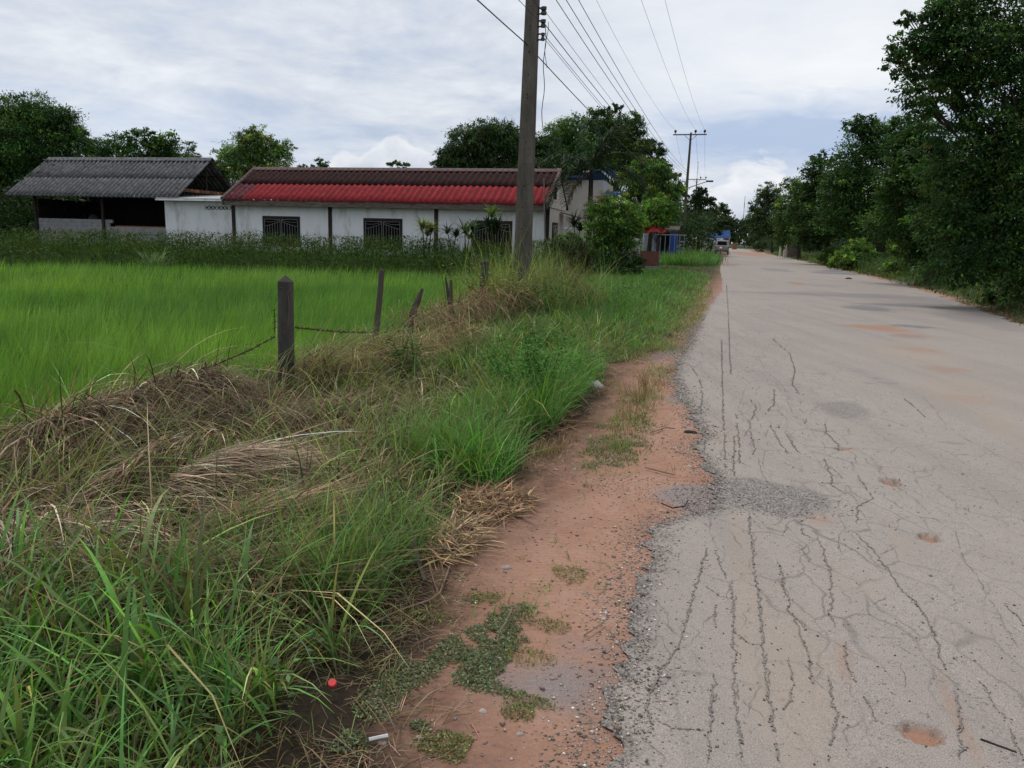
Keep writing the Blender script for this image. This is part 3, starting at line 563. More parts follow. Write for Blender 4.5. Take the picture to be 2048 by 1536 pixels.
# --- creeping weeds matted on the dirt
wp = []
def mat_weed(px, py, rx, ry, n, L=.016, col=(.150, .175, .085), rot=0):
    n = int(n * 1.15); L = L * .72
    c = st(atz(px, py)); e = st(atz(px + rx, py)); q = st(atz(px, py - ry)); w1 = abs(e[1] - c[1]); w2 = abs(q[0] - c[0])
    a = rng.random(n) * 6.283; k = np.sqrt(rng.random(n)) * (1 + rng.normal(0, .2, n)); s = c[0] + w2 * k * np.cos(a); t = c[1] + w1 * k * np.sin(a)
    keep = fbm(s * 7, t * 7, int(px), 4) > .30 + .26 * k ** 1.3; s, t, k = s[keep], t[keep], k[keep]; n = len(s)
    B = on_ground(s, t); B[:, 2] += .003 + .018 * rng.random(n) * np.clip(1.1 - k, .1, 1)
    d = rng.normal(0, 1, (n, 3)); d[:, 2] = np.abs(d[:, 2]) * .5; nr = rng.normal(0, .5, (n, 3)); nr[:, 2] += 1
    return leafquads(B, nr, d, L * np.exp(rng.normal(0, .3, n)) * (1 + s * .03), .42 * L * np.exp(rng.normal(0, .3, n)) * (1 + s * .03), jit(col, n, .42, .14))
YG = (.17, .18, .06)
for a in [(1020, 1265, 95, 52, 4200), (960, 1330, 80, 38, 2600), (880, 1300, 70, 45, 2000), (820, 1340, 60, 50, 1500), (1000, 1215, 90, 25, 1300), (960, 1190, 60, 18, 700, .014, YG), (1130, 1145, 55, 18, 500, .014, YG), (1040, 1420, 40, 20, 350, .014, YG), (900, 1490, 80, 30, 900, .015, YG), (1060, 1400, 60, 14, 350, .013, YG), (980, 1370, 90, 14, 600), (760, 1400, 50, 50, 900), (700, 1480, 50, 45, 900), (1110, 1250, 60, 14, 350, .013, YG), (1050, 1310, 70, 20, 400, .013, YG), (1170, 1255, 18, 10, 160),
          (1215, 935, 55, 20, 1500), (1235, 895, 70, 35, 2600, .018, (.075, .12, .04)), (1250, 850, 70, 30, 2000, .018, (.085, .12, .035)), (1270, 810, 60, 20, 1100, .018, YG), (1310, 750, 60, 16, 500, .016, YG), (1210, 770, 40, 18, 500, .018, YG), (850, 1230, 60, 20, 500, .014, YG), (1240, 700, 60, 10, 900, .02, YG), (1330, 690, 50, 12, 900, .02, YG), (840, 1450, 25, 14, 200), (1170, 905, 40, 12, 300, .016, YG)]: wp.append(mat_weed(*a))
V, Q, K = cat(wp); tag(np_obj('creeping_weeds', V, Q, GRASSM, col=K), 'low creeping weeds matted on the red dirt shoulder', 'weeds', kind='stuff')

# ================================================================== RICE
n = 300000; r = 3.5 + 36 * rng.random(n) ** 1.15; a = rng.uniform(-.72, .14, n); x = r * np.sin(a); y = r * np.cos(a); hx_ = np.round(x / .22); hy_ = np.round(y / .22); hj = vnoise(hx_ * 3.7, hy_ * 5.3, 84); x = .22 * (hx_ + .7 * (vnoise(hx_ * 1.7, hy_ * 2.9, 85) - .5)) + rng.normal(0, .035, n); y = .22 * (hy_ + .7 * (hj - .5)) + rng.normal(0, .035, n)
tt = x * N2[0] + y * N2[1]; k = (tt < -5.15 - .9 * sstep(6.5, 4.2, x * D2[0] + y * D2[1]) + .25 * (fbm(x, y, 81) - .5)) & (y < paddy_far(x) + .3) & (x > -30); x, y, r = x[k], y[k], r[k]
keep = rng.random(len(x)) < np.clip(9.0 / r, .28, 1); x, y, r = x[keep], y[keep], r[keep]; n = len(x)
hN = fbm(x * .35, y * .35, 82); hc = fbm(x * .22 + 5, y * .5, 83)
L = (.70 + .22 * (hN - .5)) * np.exp(rng.normal(0, .12, n)); P = np.c_[x, y, np.full(n, -.64)]
c0 = np.array((.088, .195, .027)); c1 = np.array((.162, .285, .040)); cc = c0 + (c1 - c0) * sstep(.3, .7, hc)[:, None]; hv_ = vnoise(np.round(x / .22) * 3.1, np.round(y / .22) * 2.3, 86)[:, None]; cc = cc * (.55 + .9 * hv_) * np.exp(rng.normal(0, .16, (n, 1)))
L = L * (.82 + .36 * hv_[:, 0])
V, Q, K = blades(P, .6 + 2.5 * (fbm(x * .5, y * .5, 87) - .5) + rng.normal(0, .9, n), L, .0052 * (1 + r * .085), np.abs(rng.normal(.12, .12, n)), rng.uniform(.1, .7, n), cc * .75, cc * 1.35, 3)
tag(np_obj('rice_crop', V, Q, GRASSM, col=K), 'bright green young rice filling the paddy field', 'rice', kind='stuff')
# sedge with brownish seed heads standing in the edge of the rice
n = 900; s = 4.4 + 4 * rng.random(n); t = -5.1 - 1.6 * rng.random(n); p = D2[None] * s[:, None] + N2[None] * t[:, None]
V, Q, K = blades(np.c_[p, np.full(n, -.62)], rng.random(n) * 6.28, rng.uniform(.6, .95, n), np.full(n, .005), rng.uniform(0, .3, n), rng.uniform(.2, 1.6, n), jit((.09, .15, .03), n), jit((.20, .17, .05), n), 5)
tag(np_obj('sedge', V, Q, GRASSM, col=K), 'brownish sedge at the near edge of the rice', 'sedge', kind='stuff')

# ================================================================== WEEDY BANK in front of the houses
bp = []
def bankpts(n, x0, x1, d0, d1): x = rng.uniform(x0, x1, n); return x, paddy_far(x) + rng.uniform(d0, d1, n)
n = 30000; x, y = bankpts(n, -27, 4.2, .2, 3.6); top = .36 + .56 * fbm(x * .5, y * .5, 91) + .12 * (y - paddy_far(x)); z = ground_z(x, y) + top * rng.random(n) ** .6
hole_ = fbm(x * 1.2, z * 1.8, 92) > .36; x, y, z = x[hole_], y[hole_], z[hole_]; n = len(x)
d = rng.normal(0, 1, (n, 3)); d[:, 2] -= .3; nr = rng.normal(0, .7, (n, 3)); nr[:, 2] += .8
bc = np.array((.040, .078, .015)) + (fbm(x * .45, y, 93) > .62)[:, None] * np.array((.030, .010, .006))
bp.append(leafquads(np.c_[x, y, z], nr, d, rng.uniform(.07, .2, n), rng.uniform(.03, .07, n), bc * np.exp(rng.normal(0, .35, (n, 1))) * np.exp(rng.normal(0, .1, (n, 3)))))
n = 16000; x, y = bankpts(n, -27, 4.2, -.2, 3.4); hN = fbm(x * .6, y * .6, 94)
P = np.c_[x, y, ground_z(x, y)]; cc = jit((.056, .105, .018), n, .4, .12)
bp.append(blades(P, rng.random(n) * 6.28, (.34 + .60 * hN) * np.exp(rng.normal(0, .25, n)), np.full(n, .016), np.abs(rng.normal(.2, .2, n)), rng.uniform(.2, 1.3, n), cc, cc * 1.5, 3))
n = 1600; x, y = bankpts(n, -17, 2.5, 2.0, 3.4); P = np.c_[x, y, ground_z(x, y) + .3]; cc = jit((.075, .085, .035), n, .35, .12)
bp.append(blades(P, rng.random(n) * 6.28, rng.uniform(.4, 1.1, n), np.full(n, .012), np.abs(rng.normal(.12, .15, n)), rng.uniform(.1, .6, n), cc, cc * 1.3, 3))
V, Q, K = cat(bp); tag(np_obj('undergrowth', V, Q, LEAFM, col=K), 'dark weedy undergrowth on the bank between rice and houses', 'undergrowth', kind='stuff')
# grass mound and mown grass by the gates farther on
gp = []
s, t = pick(2400, 50, 105, -6.5, -.6, 1.0); k = (t < tL(s) - .3 - 1.2 * np.exp(-((s - 48) / 6) ** 2) - 3.0 * sstep(66, 80, s)); s, t = s[k], t[k]; cc = LUSH[None] * (.9 + .5 * rng.random((len(s), 1)))
gp.append(tufts(s, t, 14, .35, .62, .3, .035, .2, .8, cc, cc * 1.6, nseg=2))
s, t = pick(1500, 34, 52, -6, -.7, 1.0); cc = np.array((.075, .095, .04))[None] * (.8 + .5 * rng.random((len(s), 1)))
gp.append(tufts(s, t, 9, .25, .08, .4, .02, .4, .8, cc, cc * 1.3, nseg=2))
# right hand verge
s, t = pick(4200, 14, 130, 0.1, 4.5, 1.4); t = tR(s) + t + .25; f = sstep(0, 2.0, t - tR(s)); cc = np.array((.055, .098, .03))[None] * (.6 + .8 * fbm(s * .3, t * .6, 95))[:, None]
gp.append(tufts(s, t, 14, .12 + s * .004, .10 + .35 * f, .35, .008 + s * .0006, .3, 1.0, cc, cc * 1.5, nseg=2))
s, t = pick(500, 14, 26, 0.0, .7, 1.0); t = tR(s) + t; gp.append(tufts(s, t, 12, .1, .10, .4, .008, .5, 1.2, np.array((.045, .07, .028)), np.array((.07, .10, .04)), nseg=2))
V, Q, K = cat(gp); o = tag(np_obj('grass', V, Q, GRASSM, col=K), 'green grass on the far verges of the road', 'grass', kind='stuff')

# ================================================================== WOODED MASSES behind the single trees
def mass(name, label, path, depth, hlo, hhi, n, leaf, asp, col, seed, base=None):
    P = np.array(path, float); L = np.r_[0, np.cumsum(np.hypot(*np.diff(P, axis=0).T))]; u = rng.random(n) * L[-1]
    x = np.interp(u, L, P[:, 0]); y = np.interp(u, L, P[:, 1]); i = np.clip(np.searchsorted(L, u) - 1, 0, len(P) - 2); tg = P[i + 1] - P[i]; tg /= np.linalg.norm(tg, axis=1, keepdims=True)
    v = rng.random(n) * depth; x = x + tg[:, 1] * v; y = y - tg[:, 0] * v
    top = hlo + (hhi - hlo) * fbm(u / 4.0, v * .25, seed, 4) * 1.5; cl = fbm(u * .9, v * .9, seed + 3)
    z = ground_z(x, y) + top * rng.random(n) ** .55; k = vnoise(u * .8, z * 1.1, seed + 5) + .3 * cl > .33; x, y, z = x[k], y[k], z[k]; n = len(x)
    d = rng.normal(0, 1, (n, 3)); d[:, 2] -= .3; nr = rng.normal(0, .6, (n, 3)); nr[:, 2] += .9
    V, Q, K = leafquads(np.c_[x, y, z], nr, d, leaf * rng.uniform(.6, 1.3, n), leaf * asp * rng.uniform(.7, 1.2, n), np.asarray(col)[None] * np.exp(rng.normal(0, .3, (n, 1))) * (0.75 + .7 * vnoise(u[k] * .5, z * .8, seed + 9))[:, None])
    return tag(np_obj(name, V, Q, LEAFM, col=K), label, 'undergrowth', kind='stuff')
def rp(s, off): return tuple(D2 * s + N2 * (tR(s) + off))
mass('undergrowth', 'dark undergrowth crowding the foot of the right hand trees', [rp(q, 2.6) for q in (14, 20, 26, 32, 40, 50, 60)], 3.2, .5, 2.3, 42000, .12, .45, (.030, .055, .018), 201)
mass('undergrowth', 'lighter green low shrubs on the bank right of the road', [rp(q, .9) for q in (24, 30, 38, 48, 58, 70)], 2.6, .25, 1.15, 26000, .10, .4, (.060, .105, .030), 206)
mass('undergrowth', 'dark thicket along the distant right hand verge', [rp(q, 3.0) for q in (55, 70, 85, 100, 128, 160, 200, 260)], 4.0, .6, 3.6, 34000, .30, .45, (.028, .05, .018), 211)
mass('woodland', 'dark wood standing behind the right hand roadside trees', [rp(q, 7.5) for q in (10, 20, 32, 50, 70, 100, 150, 230)], 6.0, 3.0, 8.0, 52000, .42, .5, (.022, .04, .014), 221)
mass('woodland', 'dark trees and scrub in the gaps behind the houses', [(-75, 52), (-50, 62), (-25, 68), (-5, 70), (12, 74), (17, 90)], 6.0, 2.0, 5.0, 40000, .36, .45, (.026, .048, .016), 231)
mass('undergrowth', 'dark scrub left of and behind the grey shed', [(-52, 42), (-38, 46), (-30, 54)], 5.0, 1.5, 4.5, 16000, .28, .4, (.026, .048, .016), 241)
mass('woodland', 'distant wood closing the view at the road bend', [(0, 330), (60, 310), (110, 270), (200, 230)], 18.0, 6, 11, 42000, 1.3, .5, (.028, .046, .020), 251)
# ================================================================== TREES
BARK = simple('bark', [(0.3, (.028, .022, .017)), (0.7, (.085, .068, .052))], 9, .95, .1, stretch=(1, 1, .25), bmp=.6, bdist=.03)
def crown_mesh(lumps, Y, leafL, asp, col, dens, droop, zsq, lit_share, spread=.28, depthk=1.0, cj=.3):
    """lumps: (px, py, r px[, dY]) -> world balls of twig clusters filled with leaves"""
    out = []; cen = []; col = np.asarray(col) * np.exp(rng.normal(0, .05, 3))
    pxl = leafL * F / Y
    for l in lumps:
        px, py, r = l[:3]; R = r / F * Y; dy = l[3] if len(l) > 3 else rng.uniform(-.6, .6) * R * depthk
        c = aty(px, py, Y) * 1.0; c = O + (c - O) * ((Y + dy) / Y); cen.append((c, R))
        n = int(3.0 * dens * math.pi * r * r / (pxl * pxl * asp * .55)); per = 30; ns = max(8, n // per)
        d = rng.normal(0, 1, (ns, 3)); d /= np.linalg.norm(d, axis=1, keepdims=True); rad = rng.random(ns) ** .42
        bumpy = .82 + .42 * vnoise(d[:, 0] * 2.2 + px, d[:, 2] * 2.2 + d[:, 1] * 1.7, int(px + py))
        sc_ = c + d * (rad * R * bumpy)[:, None] * np.array((1, 1, zsq))
        I = np.repeat(np.arange(ns), per); m_ = len(I)
        P = sc_[I] + rng.normal(0, 1, (m_, 3)) * R * spread * .75 * np.array((1, 1, .6)) * rng.uniform(.35, 1, (ns, 1))[I]
        od = d[I] + rng.normal(0, .7, (m_, 3)); od[:, 2] -= droop
        nr = rng.normal(0, .55, (m_, 3)); nr[:, 2] += .9
        k = jit(col, ns, cj, .12)[I] * np.exp(rng.normal(0, .25, (m_, 1)))
        k = k * 1.5; li = (rng.random(ns) < lit_share + .1)[I]; k = np.where(li[:, None], k * np.array((2.2, 1.95, 1.25)), k)  # random twig clusters get a lighter colour, painted as lit foliage
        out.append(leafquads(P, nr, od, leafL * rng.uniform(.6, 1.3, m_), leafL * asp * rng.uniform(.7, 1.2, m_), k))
    return cat(out), cen
def tree(name, label, category, Y, base, lumps, leafL=.2, asp=.42, col=(.035, .065, .018), dens=2.2, droop=.3, zsq=.9, lit_share=.12, trunk_r=.18, group=None, spread=.28, depthk=1.0, stems=1, cj=.3, fork=.45):
    (V, Q, K), cen = crown_mesh(lumps, Y, leafL, asp, col, dens, droop, zsq, lit_share, spread, depthk, cj)
    b = aty(base[0], base[1], Y); b[2] = float(ground_z(b[0], b[1])) - .1
    root = thing(name, label, category, b, group)
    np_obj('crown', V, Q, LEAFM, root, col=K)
    mc = np.mean([c for c, R in cen], 0); T = MB(); zt = b[2] + max(.6, (mc[2] - b[2]) * fork)
    f = np.array([b[0] * .8 + mc[0] * .2, b[1] * .8 + mc[1] * .2, zt])
    for k in range(stems):
        o = np.array([rng.normal(0, .3), rng.normal(0, .3), 0]) * (k > 0)
        T.tube([b + o, b * .6 + f * .4 + o * .7 + rng.normal(0, .08, 3) * trunk_r * 4, f + o], [trunk_r * 1.25, trunk_r * .9, trunk_r * .75], 8)
    for c, R in cen:
        e = c + np.array([0, 0, R * .3]); md = (f + e) / 2 + rng.normal(0, .12, 3) * R; T.tube([f, md, e], [trunk_r * .38, trunk_r * .2, trunk_r * .06], 6)
        for q in range(4):
            d = rng.normal(0, 1, 3); d[2] = abs(d[2]) * .6; d /= np.linalg.norm(d); T.tube([md * .4 + e * .6, e * .5 + (c + d * R * .85) * .5 + rng.normal(0, .05, 3) * R, c + d * R * .9], [trunk_r * .12, trunk_r * .08, trunk_r * .03], 4)
    T.build('trunk', BARK, root); return root
RG = 'trees along the right side of the road'; LG = 'trees behind the houses'
DK = (.026, .050, .015)
tree('tree', 'tallest tree, big dark crown overhanging the right road edge', 'tree', 20.5, (2085, 640),
     [(1985, 45, 100), (2000, 330, 65), (1935, 330, 55), (2040, 220, 60), (1900, 85, 72), (1850, 105, 52), (1822, 42, 26), (1792, 132, 26), (1832, 175, 42), (1890, 165, 58), (1870, 40, 40), (1935, 255, 45), (1860, 230, 36), (1810, 90, 30), (1960, 150, 70), (2060, 120, 110), (1930, 10, 60), (2075, 260, 85), (1985, 262, 50), (1930, 225, 38), (1960, 370, 95), (2060, 390, 100), (1900, 440, 70), (1985, 480, 110), (1900, 530, 55), (2060, 520, 90), (1880, 330, 55)],
     leafL=.125, asp=.45, col=DK, dens=1.35, droop=.25, lit_share=.12, trunk_r=.13, group=RG, spread=.3)
tree('tree', 'dark leafy tree rising just left of the tallest roadside tree', 'tree', 33, (1862, 560),
     [(1850, 262, 45), (1815, 300, 45), (1870, 320, 55), (1830, 380, 62), (1790, 440, 55), (1870, 450, 60), (1830, 500, 40), (1890, 520, 40), (1800, 365, 45)], leafL=.17, asp=.45, col=DK, dens=2.0, trunk_r=.2, group=RG)
tree('tree', 'dark tree with a thick bare trunk standing behind bright green shrubs', 'tree', 56, (1762, 545),
     [(1740, 262, 32), (1715, 250, 22), (1770, 300, 52), (1710, 320, 48), (1690, 370, 50), (1750, 380, 60), (1800, 400, 50), (1680, 430, 45), (1740, 440, 50), (1800, 255, 28)], leafL=.22, asp=.48, col=(.028, .052, .016), dens=2.0, trunk_r=.42, group=RG, fork=.35)
tree('tree', 'mid height tree with a pointed tuft on top of its crown', 'tree', 64, (1655, 530),
     [(1638, 318, 16), (1640, 348, 34), (1620, 390, 34), (1665, 390, 45), (1600, 420, 30), (1640, 440, 45), (1680, 450, 35), (1620, 480, 30)], leafL=.26, asp=.48, col=(.03, .055, .018), dens=2.0, trunk_r=.25, group=RG)
tree('tree', 'lighter green tree between two dark roadside trees', 'tree', 86, (1598, 515),
     [(1585, 375, 24), (1600, 400, 32), (1568, 420, 28), (1590, 445, 35), (1612, 470, 28), (1570, 470, 25)], leafL=.3, asp=.45, col=(.042, .078, .024), dens=2.0, trunk_r=.22, group=RG)
tree('tree', 'rounded dark tree far down the right side of the road', 'tree', 138, (1545, 505),
     [(1535, 385, 20), (1550, 400, 22), (1522, 410, 22), (1510, 430, 18), (1535, 435, 28), (1555, 455, 24), (1515, 460, 20)], leafL=.36, asp=.48, col=(.03, .055, .02), dens=2.0, trunk_r=.25, group=RG)
tree('tree', 'farthest small tree on the right where the road bends', 'tree', 215, (1508, 500),
     [(1500, 440, 10), (1492, 455, 12), (1510, 460, 14), (1484, 470, 10), (1500, 478, 14), (1476, 480, 9), (1520, 480, 12)], leafL=.5, asp=.5, col=(.03, .05, .024), dens=2.0, trunk_r=.2, group=RG)
# left side
tree('tree', 'huge dark feathery tree at the far left behind the grey shed', 'tree', 58, (40, 455),
     [(20, 235, 46), (75, 228, 40), (120, 250, 40), (150, 285, 34), (55, 285, 65), (0, 300, 70), (110, 320, 55), (165, 330, 30), (20, 370, 75), (80, 385, 60), (-40, 250, 60), (-50, 380, 80), (30, 430, 50), (125, 235, 18), (110, 420, 45), (-40, 450, 50)], leafL=.26, asp=.30, col=(.032, .064, .018), dens=2.3, droop=.5, group=LG, trunk_r=.4)
tree('tree', 'feathery tree partly hidden by the ridge of the grey shed', 'tree', 60, (225, 455),
     [(205, 300, 28), (235, 290, 28), (265, 280, 22), (190, 330, 35), (245, 330, 40), (200, 400, 40), (255, 410, 40)], leafL=.26, asp=.3, col=(.034, .066, .02), dens=1.8, droop=.5, group=LG)
tree('tree', 'rounded dense tree directly behind the right half of the grey shed', 'tree', 62, (320, 455),
     [(300, 285, 24), (335, 290, 26), (320, 315, 40), (290, 330, 30), (350, 330, 30), (320, 400, 45), (375, 400, 30)], leafL=.26, asp=.42, col=(.03, .058, .018), dens=2.2, group=LG)
tree('tree', 'pale wispy treetop showing above the right end of the shed ridge', 'tree', 82, (385, 455),
     [(378, 292, 13), (388, 305, 12), (372, 312, 12), (395, 322, 14), (380, 345, 22)], leafL=.24, asp=.3, col=(.06, .085, .04), dens=1.1, group=LG, trunk_r=.1)
tree('tree', 'light green tree standing in the gap between grey and red roofs', 'tree', 62, (490, 455),
     [(515, 272, 22), (490, 290, 32), (530, 300, 34), (565, 300, 24), (455, 320, 30), (500, 325, 42), (550, 330, 34), (440, 350, 28), (480, 370, 40), (440, 400, 30)], leafL=.25, asp=.32, col=(.052, .098, .026), dens=1.9, droop=.4, group=LG, lit_share=.25, trunk_r=.2)
tree('tree', 'tiny rounded treetop just above the red ridge', 'tree', 100, (640, 455), [(640, 328, 13), (650, 334, 9), (630, 336, 10), (605, 334, 10), (640, 350, 14)], leafL=.3, asp=.45, col=(.035, .055, .025), dens=2.2, group=LG, trunk_r=.12)
tree('tree', 'flat topped small treetop above the middle of the red ridge', 'tree', 80, (795, 455), [(780, 328, 9), (796, 326, 11), (812, 329, 9), (796, 340, 14)], leafL=.3, asp=.4, col=(.04, .08, .03), dens=1.6, zsq=.4, group=LG, trunk_r=.1)
MG = (.024, .046, .016)
tree('mango_tree', 'broad dark mango tree directly behind the red roof', 'tree', 53, (980, 470),
     [(930, 290, 38), (965, 275, 36), (1005, 272, 34), (1040, 285, 32), (905, 315, 30), (890, 330, 24), (960, 320, 50), (1020, 325, 50), (1065, 310, 30), (985, 270, 22), (1060, 345, 40), (900, 340, 20), (1090, 300, 32), (1100, 335, 38)], leafL=.28, asp=.24, col=MG, dens=2.6, droop=.9, group=LG, trunk_r=.25, lit_share=.08)
tree('tree', 'brighter green rounded tree just right of the tall utility pole', 'tree', 60, (1130, 480),
     [(1110, 275, 32), (1140, 262, 30), (1100, 310, 36), (1150, 300, 42), (1120, 350, 45), (1090, 350, 30), (1165, 350, 40)], leafL=.24, asp=.28, col=(.038, .076, .022), dens=2.4, droop=.7, group=LG, lit_share=.15)
tree('tree', 'tallest dark tree on the left with knobbly tufts above its crown', 'tree', 64, (1225, 485),
     [(1215, 222, 13), (1238, 218, 14), (1185, 245, 28), (1225, 252, 34), (1262, 250, 26), (1275, 235, 12), (1262, 285, 34), (1210, 290, 48), (1250, 330, 45), (1200, 340, 45), (1280, 300, 20), (1170, 290, 35)], leafL=.27, asp=.45, col=(.034, .062, .018), dens=2.2, droop=.3, group=LG, lit_share=.18, trunk_r=.3)
tree('tree', 'dark tree with flat layered branches behind the roadside pole', 'tree', 66, (1320, 490),
     [(1300, 288, 20), (1285, 298, 22), (1315, 303, 18), (1310, 325, 24), (1335, 330, 12), (1295, 340, 24), (1330, 350, 20), (1352, 352, 12), (1350, 385, 22), (1320, 400, 30)], leafL=.3, asp=.35, col=(.026, .05, .018), dens=2.2, droop=.4, zsq=.4, group=LG)
tree('mango_tree', 'lighter mango tree with drooping leaf clusters right of the palm', 'tree', 46, (1300, 500),
     [(1290, 335, 26), (1320, 345, 28), (1270, 365, 32), (1310, 375, 40), (1345, 380, 24), (1280, 405, 36), (1335, 415, 34)], leafL=.27, asp=.24, col=(.046, .078, .022), dens=2.4, droop=1.1, group=LG, lit_share=.2)
tree('tree', 'dark layered tree over the parked pickup and ornate gate', 'tree', 92, (1395, 500),
     [(1405, 385, 16), (1395, 402, 22), (1420, 405, 16), (1385, 425, 26), (1415, 430, 28), (1440, 440, 18), (1390, 450, 24), (1430, 455, 22), (1375, 465, 18)], leafL=.36, asp=.4, col=(.024, .044, .018), dens=2.1, zsq=.6, group=LG)
tree('tree', 'farthest dark tree on the left at the road bend', 'tree', 138, (1420, 500),
     [(1440, 415, 14), (1452, 425, 14), (1448, 445, 18), (1462, 450, 11), (1440, 462, 15), (1460, 472, 12), (1468, 478, 8)], leafL=.42, asp=.45, col=(.028, .05, .02), dens=2.2, group=LG)
# shrubs
SG = 'shrubs near the gates'
tree('shrub', 'bright green spreading bush under the palm tree', 'shrub', 31, (1235, 545), [(1235, 415, 28), (1205, 430, 30), (1262, 440, 30), (1225, 455, 40), (1255, 470, 30), (1195, 465, 28), (1275, 460, 18), (1210, 490, 26), (1240, 495, 22)], leafL=.12, asp=.45, col=(.045, .088, .022), dens=2.0, group=SG, lit_share=.3, trunk_r=.08, stems=3, fork=.3)
tree('shrub', 'yellowing wispy bush beside the palm trunk', 'shrub', 33, (1195, 540), [(1200, 405, 22), (1185, 425, 22), (1215, 400, 18), (1200, 440, 20)], leafL=.10, asp=.3, col=(.085, .085, .035), dens=1.2, group=SG, trunk_r=.05, stems=2)
tree('shrub', 'light green bush above the red canopy', 'shrub', 44, (1315, 520), [(1312, 410, 24), (1290, 420, 20), (1335, 418, 18), (1310, 435, 26), (1285, 445, 18), (1330, 440, 15)], leafL=.17, asp=.4, col=(.06, .115, .028), dens=2.0, group=SG, lit_share=.3, trunk_r=.09)
tree('shrub', 'low round dark clipped bush on the verge before the gate', 'shrub', 30.5, (1235, 560), [(1215, 528, 28), (1250, 522, 28), (1275, 530, 20), (1235, 540, 28), (1205, 540, 18), (1265, 545, 18)], leafL=.09, asp=.5, col=(.026, .052, .018), dens=2.4, group=SG, trunk_r=.05, stems=3, depthk=.6)
tree('shrub', 'tangled dark bush in front of the brick gate wall', 'shrub', 32, (1150, 560), [(1120, 490, 20), (1150, 500, 26), (1175, 515, 28), (1140, 525, 24), (1110, 520, 20), (1190, 540, 20)], leafL=.10, asp=.3, col=(.034, .048, .02), dens=1.8, group=SG, trunk_r=.05, stems=3)
tree('shrub', 'small green leafy plant on the bank beside the house corner', 'shrub', 33, (1140, 540), [(1120, 480, 12), (1145, 472, 15), (1165, 485, 12), (1130, 492, 14)], leafL=.13, asp=.35, col=(.05, .105, .025), dens=1.8, group=SG, trunk_r=.04)
BG = 'bright shrubs on the right verge'
tree('shrub', 'bright yellow green shrub left of the thick bare trunk', 'shrub', 51, (1712, 545), [(1700, 500, 22), (1722, 495, 22), (1685, 515, 20), (1735, 512, 20), (1710, 525, 22), (1672, 524, 15), (1735, 532, 16), (1700, 535, 14)], leafL=.16, asp=.45, col=(.07, .125, .03), dens=2.0, group=BG, lit_share=.3, trunk_r=.05, stems=3)
tree('shrub', 'bright green shrub right of the thick bare trunk', 'shrub', 40, (1815, 565), [(1790, 500, 15), (1810, 520, 24), (1835, 515, 22), (1790, 535, 20), (1825, 545, 26), (1850, 535, 22), (1800, 555, 18)], leafL=.15, asp=.45, col=(.06, .11, .028), dens=1.9, group=BG, lit_share=.3, trunk_r=.05, stems=3)
tree('shrub', 'spiky pale grass like shrub at the left end of the right verge shrubs', 'shrub', 62, (1672, 535), [(1655, 505, 10), (1672, 502, 12), (1640, 515, 10), (1660, 520, 14)], leafL=.3, asp=.12, col=(.07, .12, .035), dens=2.0, droop=-.8, group=BG, trunk_r=.04)
tree('shrub', 'dim green bush at the foot of the tallest roadside tree', 'shrub', 22, (2005, 635), [(1975, 595, 20), (1995, 605, 24), (2030, 600, 26), (2060, 615, 26), (1960, 612, 13)], leafL=.11, asp=.4, col=(.034, .062, .02), dens=1.8, group=BG, trunk_r=.04, stems=3)

# ------------------------------------------------------------------ palm, dracaenas, weeds
def frond(c, az, L, lift, droop, n=72, ll=.66, w=.055, col=(.016, .034, .011)):
    t = np.linspace(0, 1, n); tilt = lift - droop * t
    h = np.concatenate([[0], np.cumsum(np.cos(tilt[:-1]) * L / n)]); z = np.concatenate([[0], np.cumsum(np.sin(tilt[:-1]) * L / n)])
    R = np.c_[c[0] + h * math.cos(az), c[1] + h * math.sin(az), c[2] + z]; parts = []
    for sd in (-1, 1):
        B = R[4:]; m_ = len(B); tt = t[4:]
        a = np.full(m_, az) + sd * (1.05 - .5 * tt) + rng.normal(0, .08, m_)
        cc = jit(col, m_, .2, .08)
        parts.append(blades(B, a, ll * (.45 + .9 * np.sin(np.clip(tt * 2.9 + .2, 0, 3.1))) * rng.uniform(.8, 1.15, m_), np.full(m_, w), np.full(m_, 1.25) + rng.normal(0, .12, m_), np.full(m_, 1.15) + rng.normal(0, .2, m_), cc, cc * 1.35, 3))
    V, Q, K = cat(parts); return V, Q, K, R
PY = 36.0; pb = aty(1172, 545, PY); pb[2] = 0; pt_ = aty(1183, 338, PY)
palm = thing('palm_tree', 'slender coconut palm with drooping fronds at the red house corner', 'palm tree', pb)
MB().tube([pb, pb * .6 + pt_ * .4 + np.array([.05, 0, 0]), pt_], [.17, .12, .10], 10).build('trunk', BARK, palm, smooth=True)
FST = simple('frond_stem', [(0.3, (.06, .07, .02)), (0.7, (.12, .12, .04))], 8)
for k in range(17):
    az = k * 2.399 + rng.normal(0, .15); lift = [1.25, .95, .6, .25, -.1][k % 5] + rng.normal(0, .08); Lf = rng.uniform(2.6, 3.2)
    V, Q, K, R = frond(pt_, az, Lf, lift, 1.4 if k % 5 else .8); f_ = np_obj('frond', V, Q, LEAFM, palm, col=K)
    MB().tube(R[::4], list(np.linspace(.028, .008, len(R[::4]))), 5).build('stem', FST, f_)
V, Q, K, R = frond(pt_ + np.array([0, 0, -.1]), 3.6, 1.9, -.5, 1.0, col=(.13, .10, .06)); tag(np_obj('frond', V, Q, LEAFM, palm, col=K), 'withered grey brown frond hanging down')
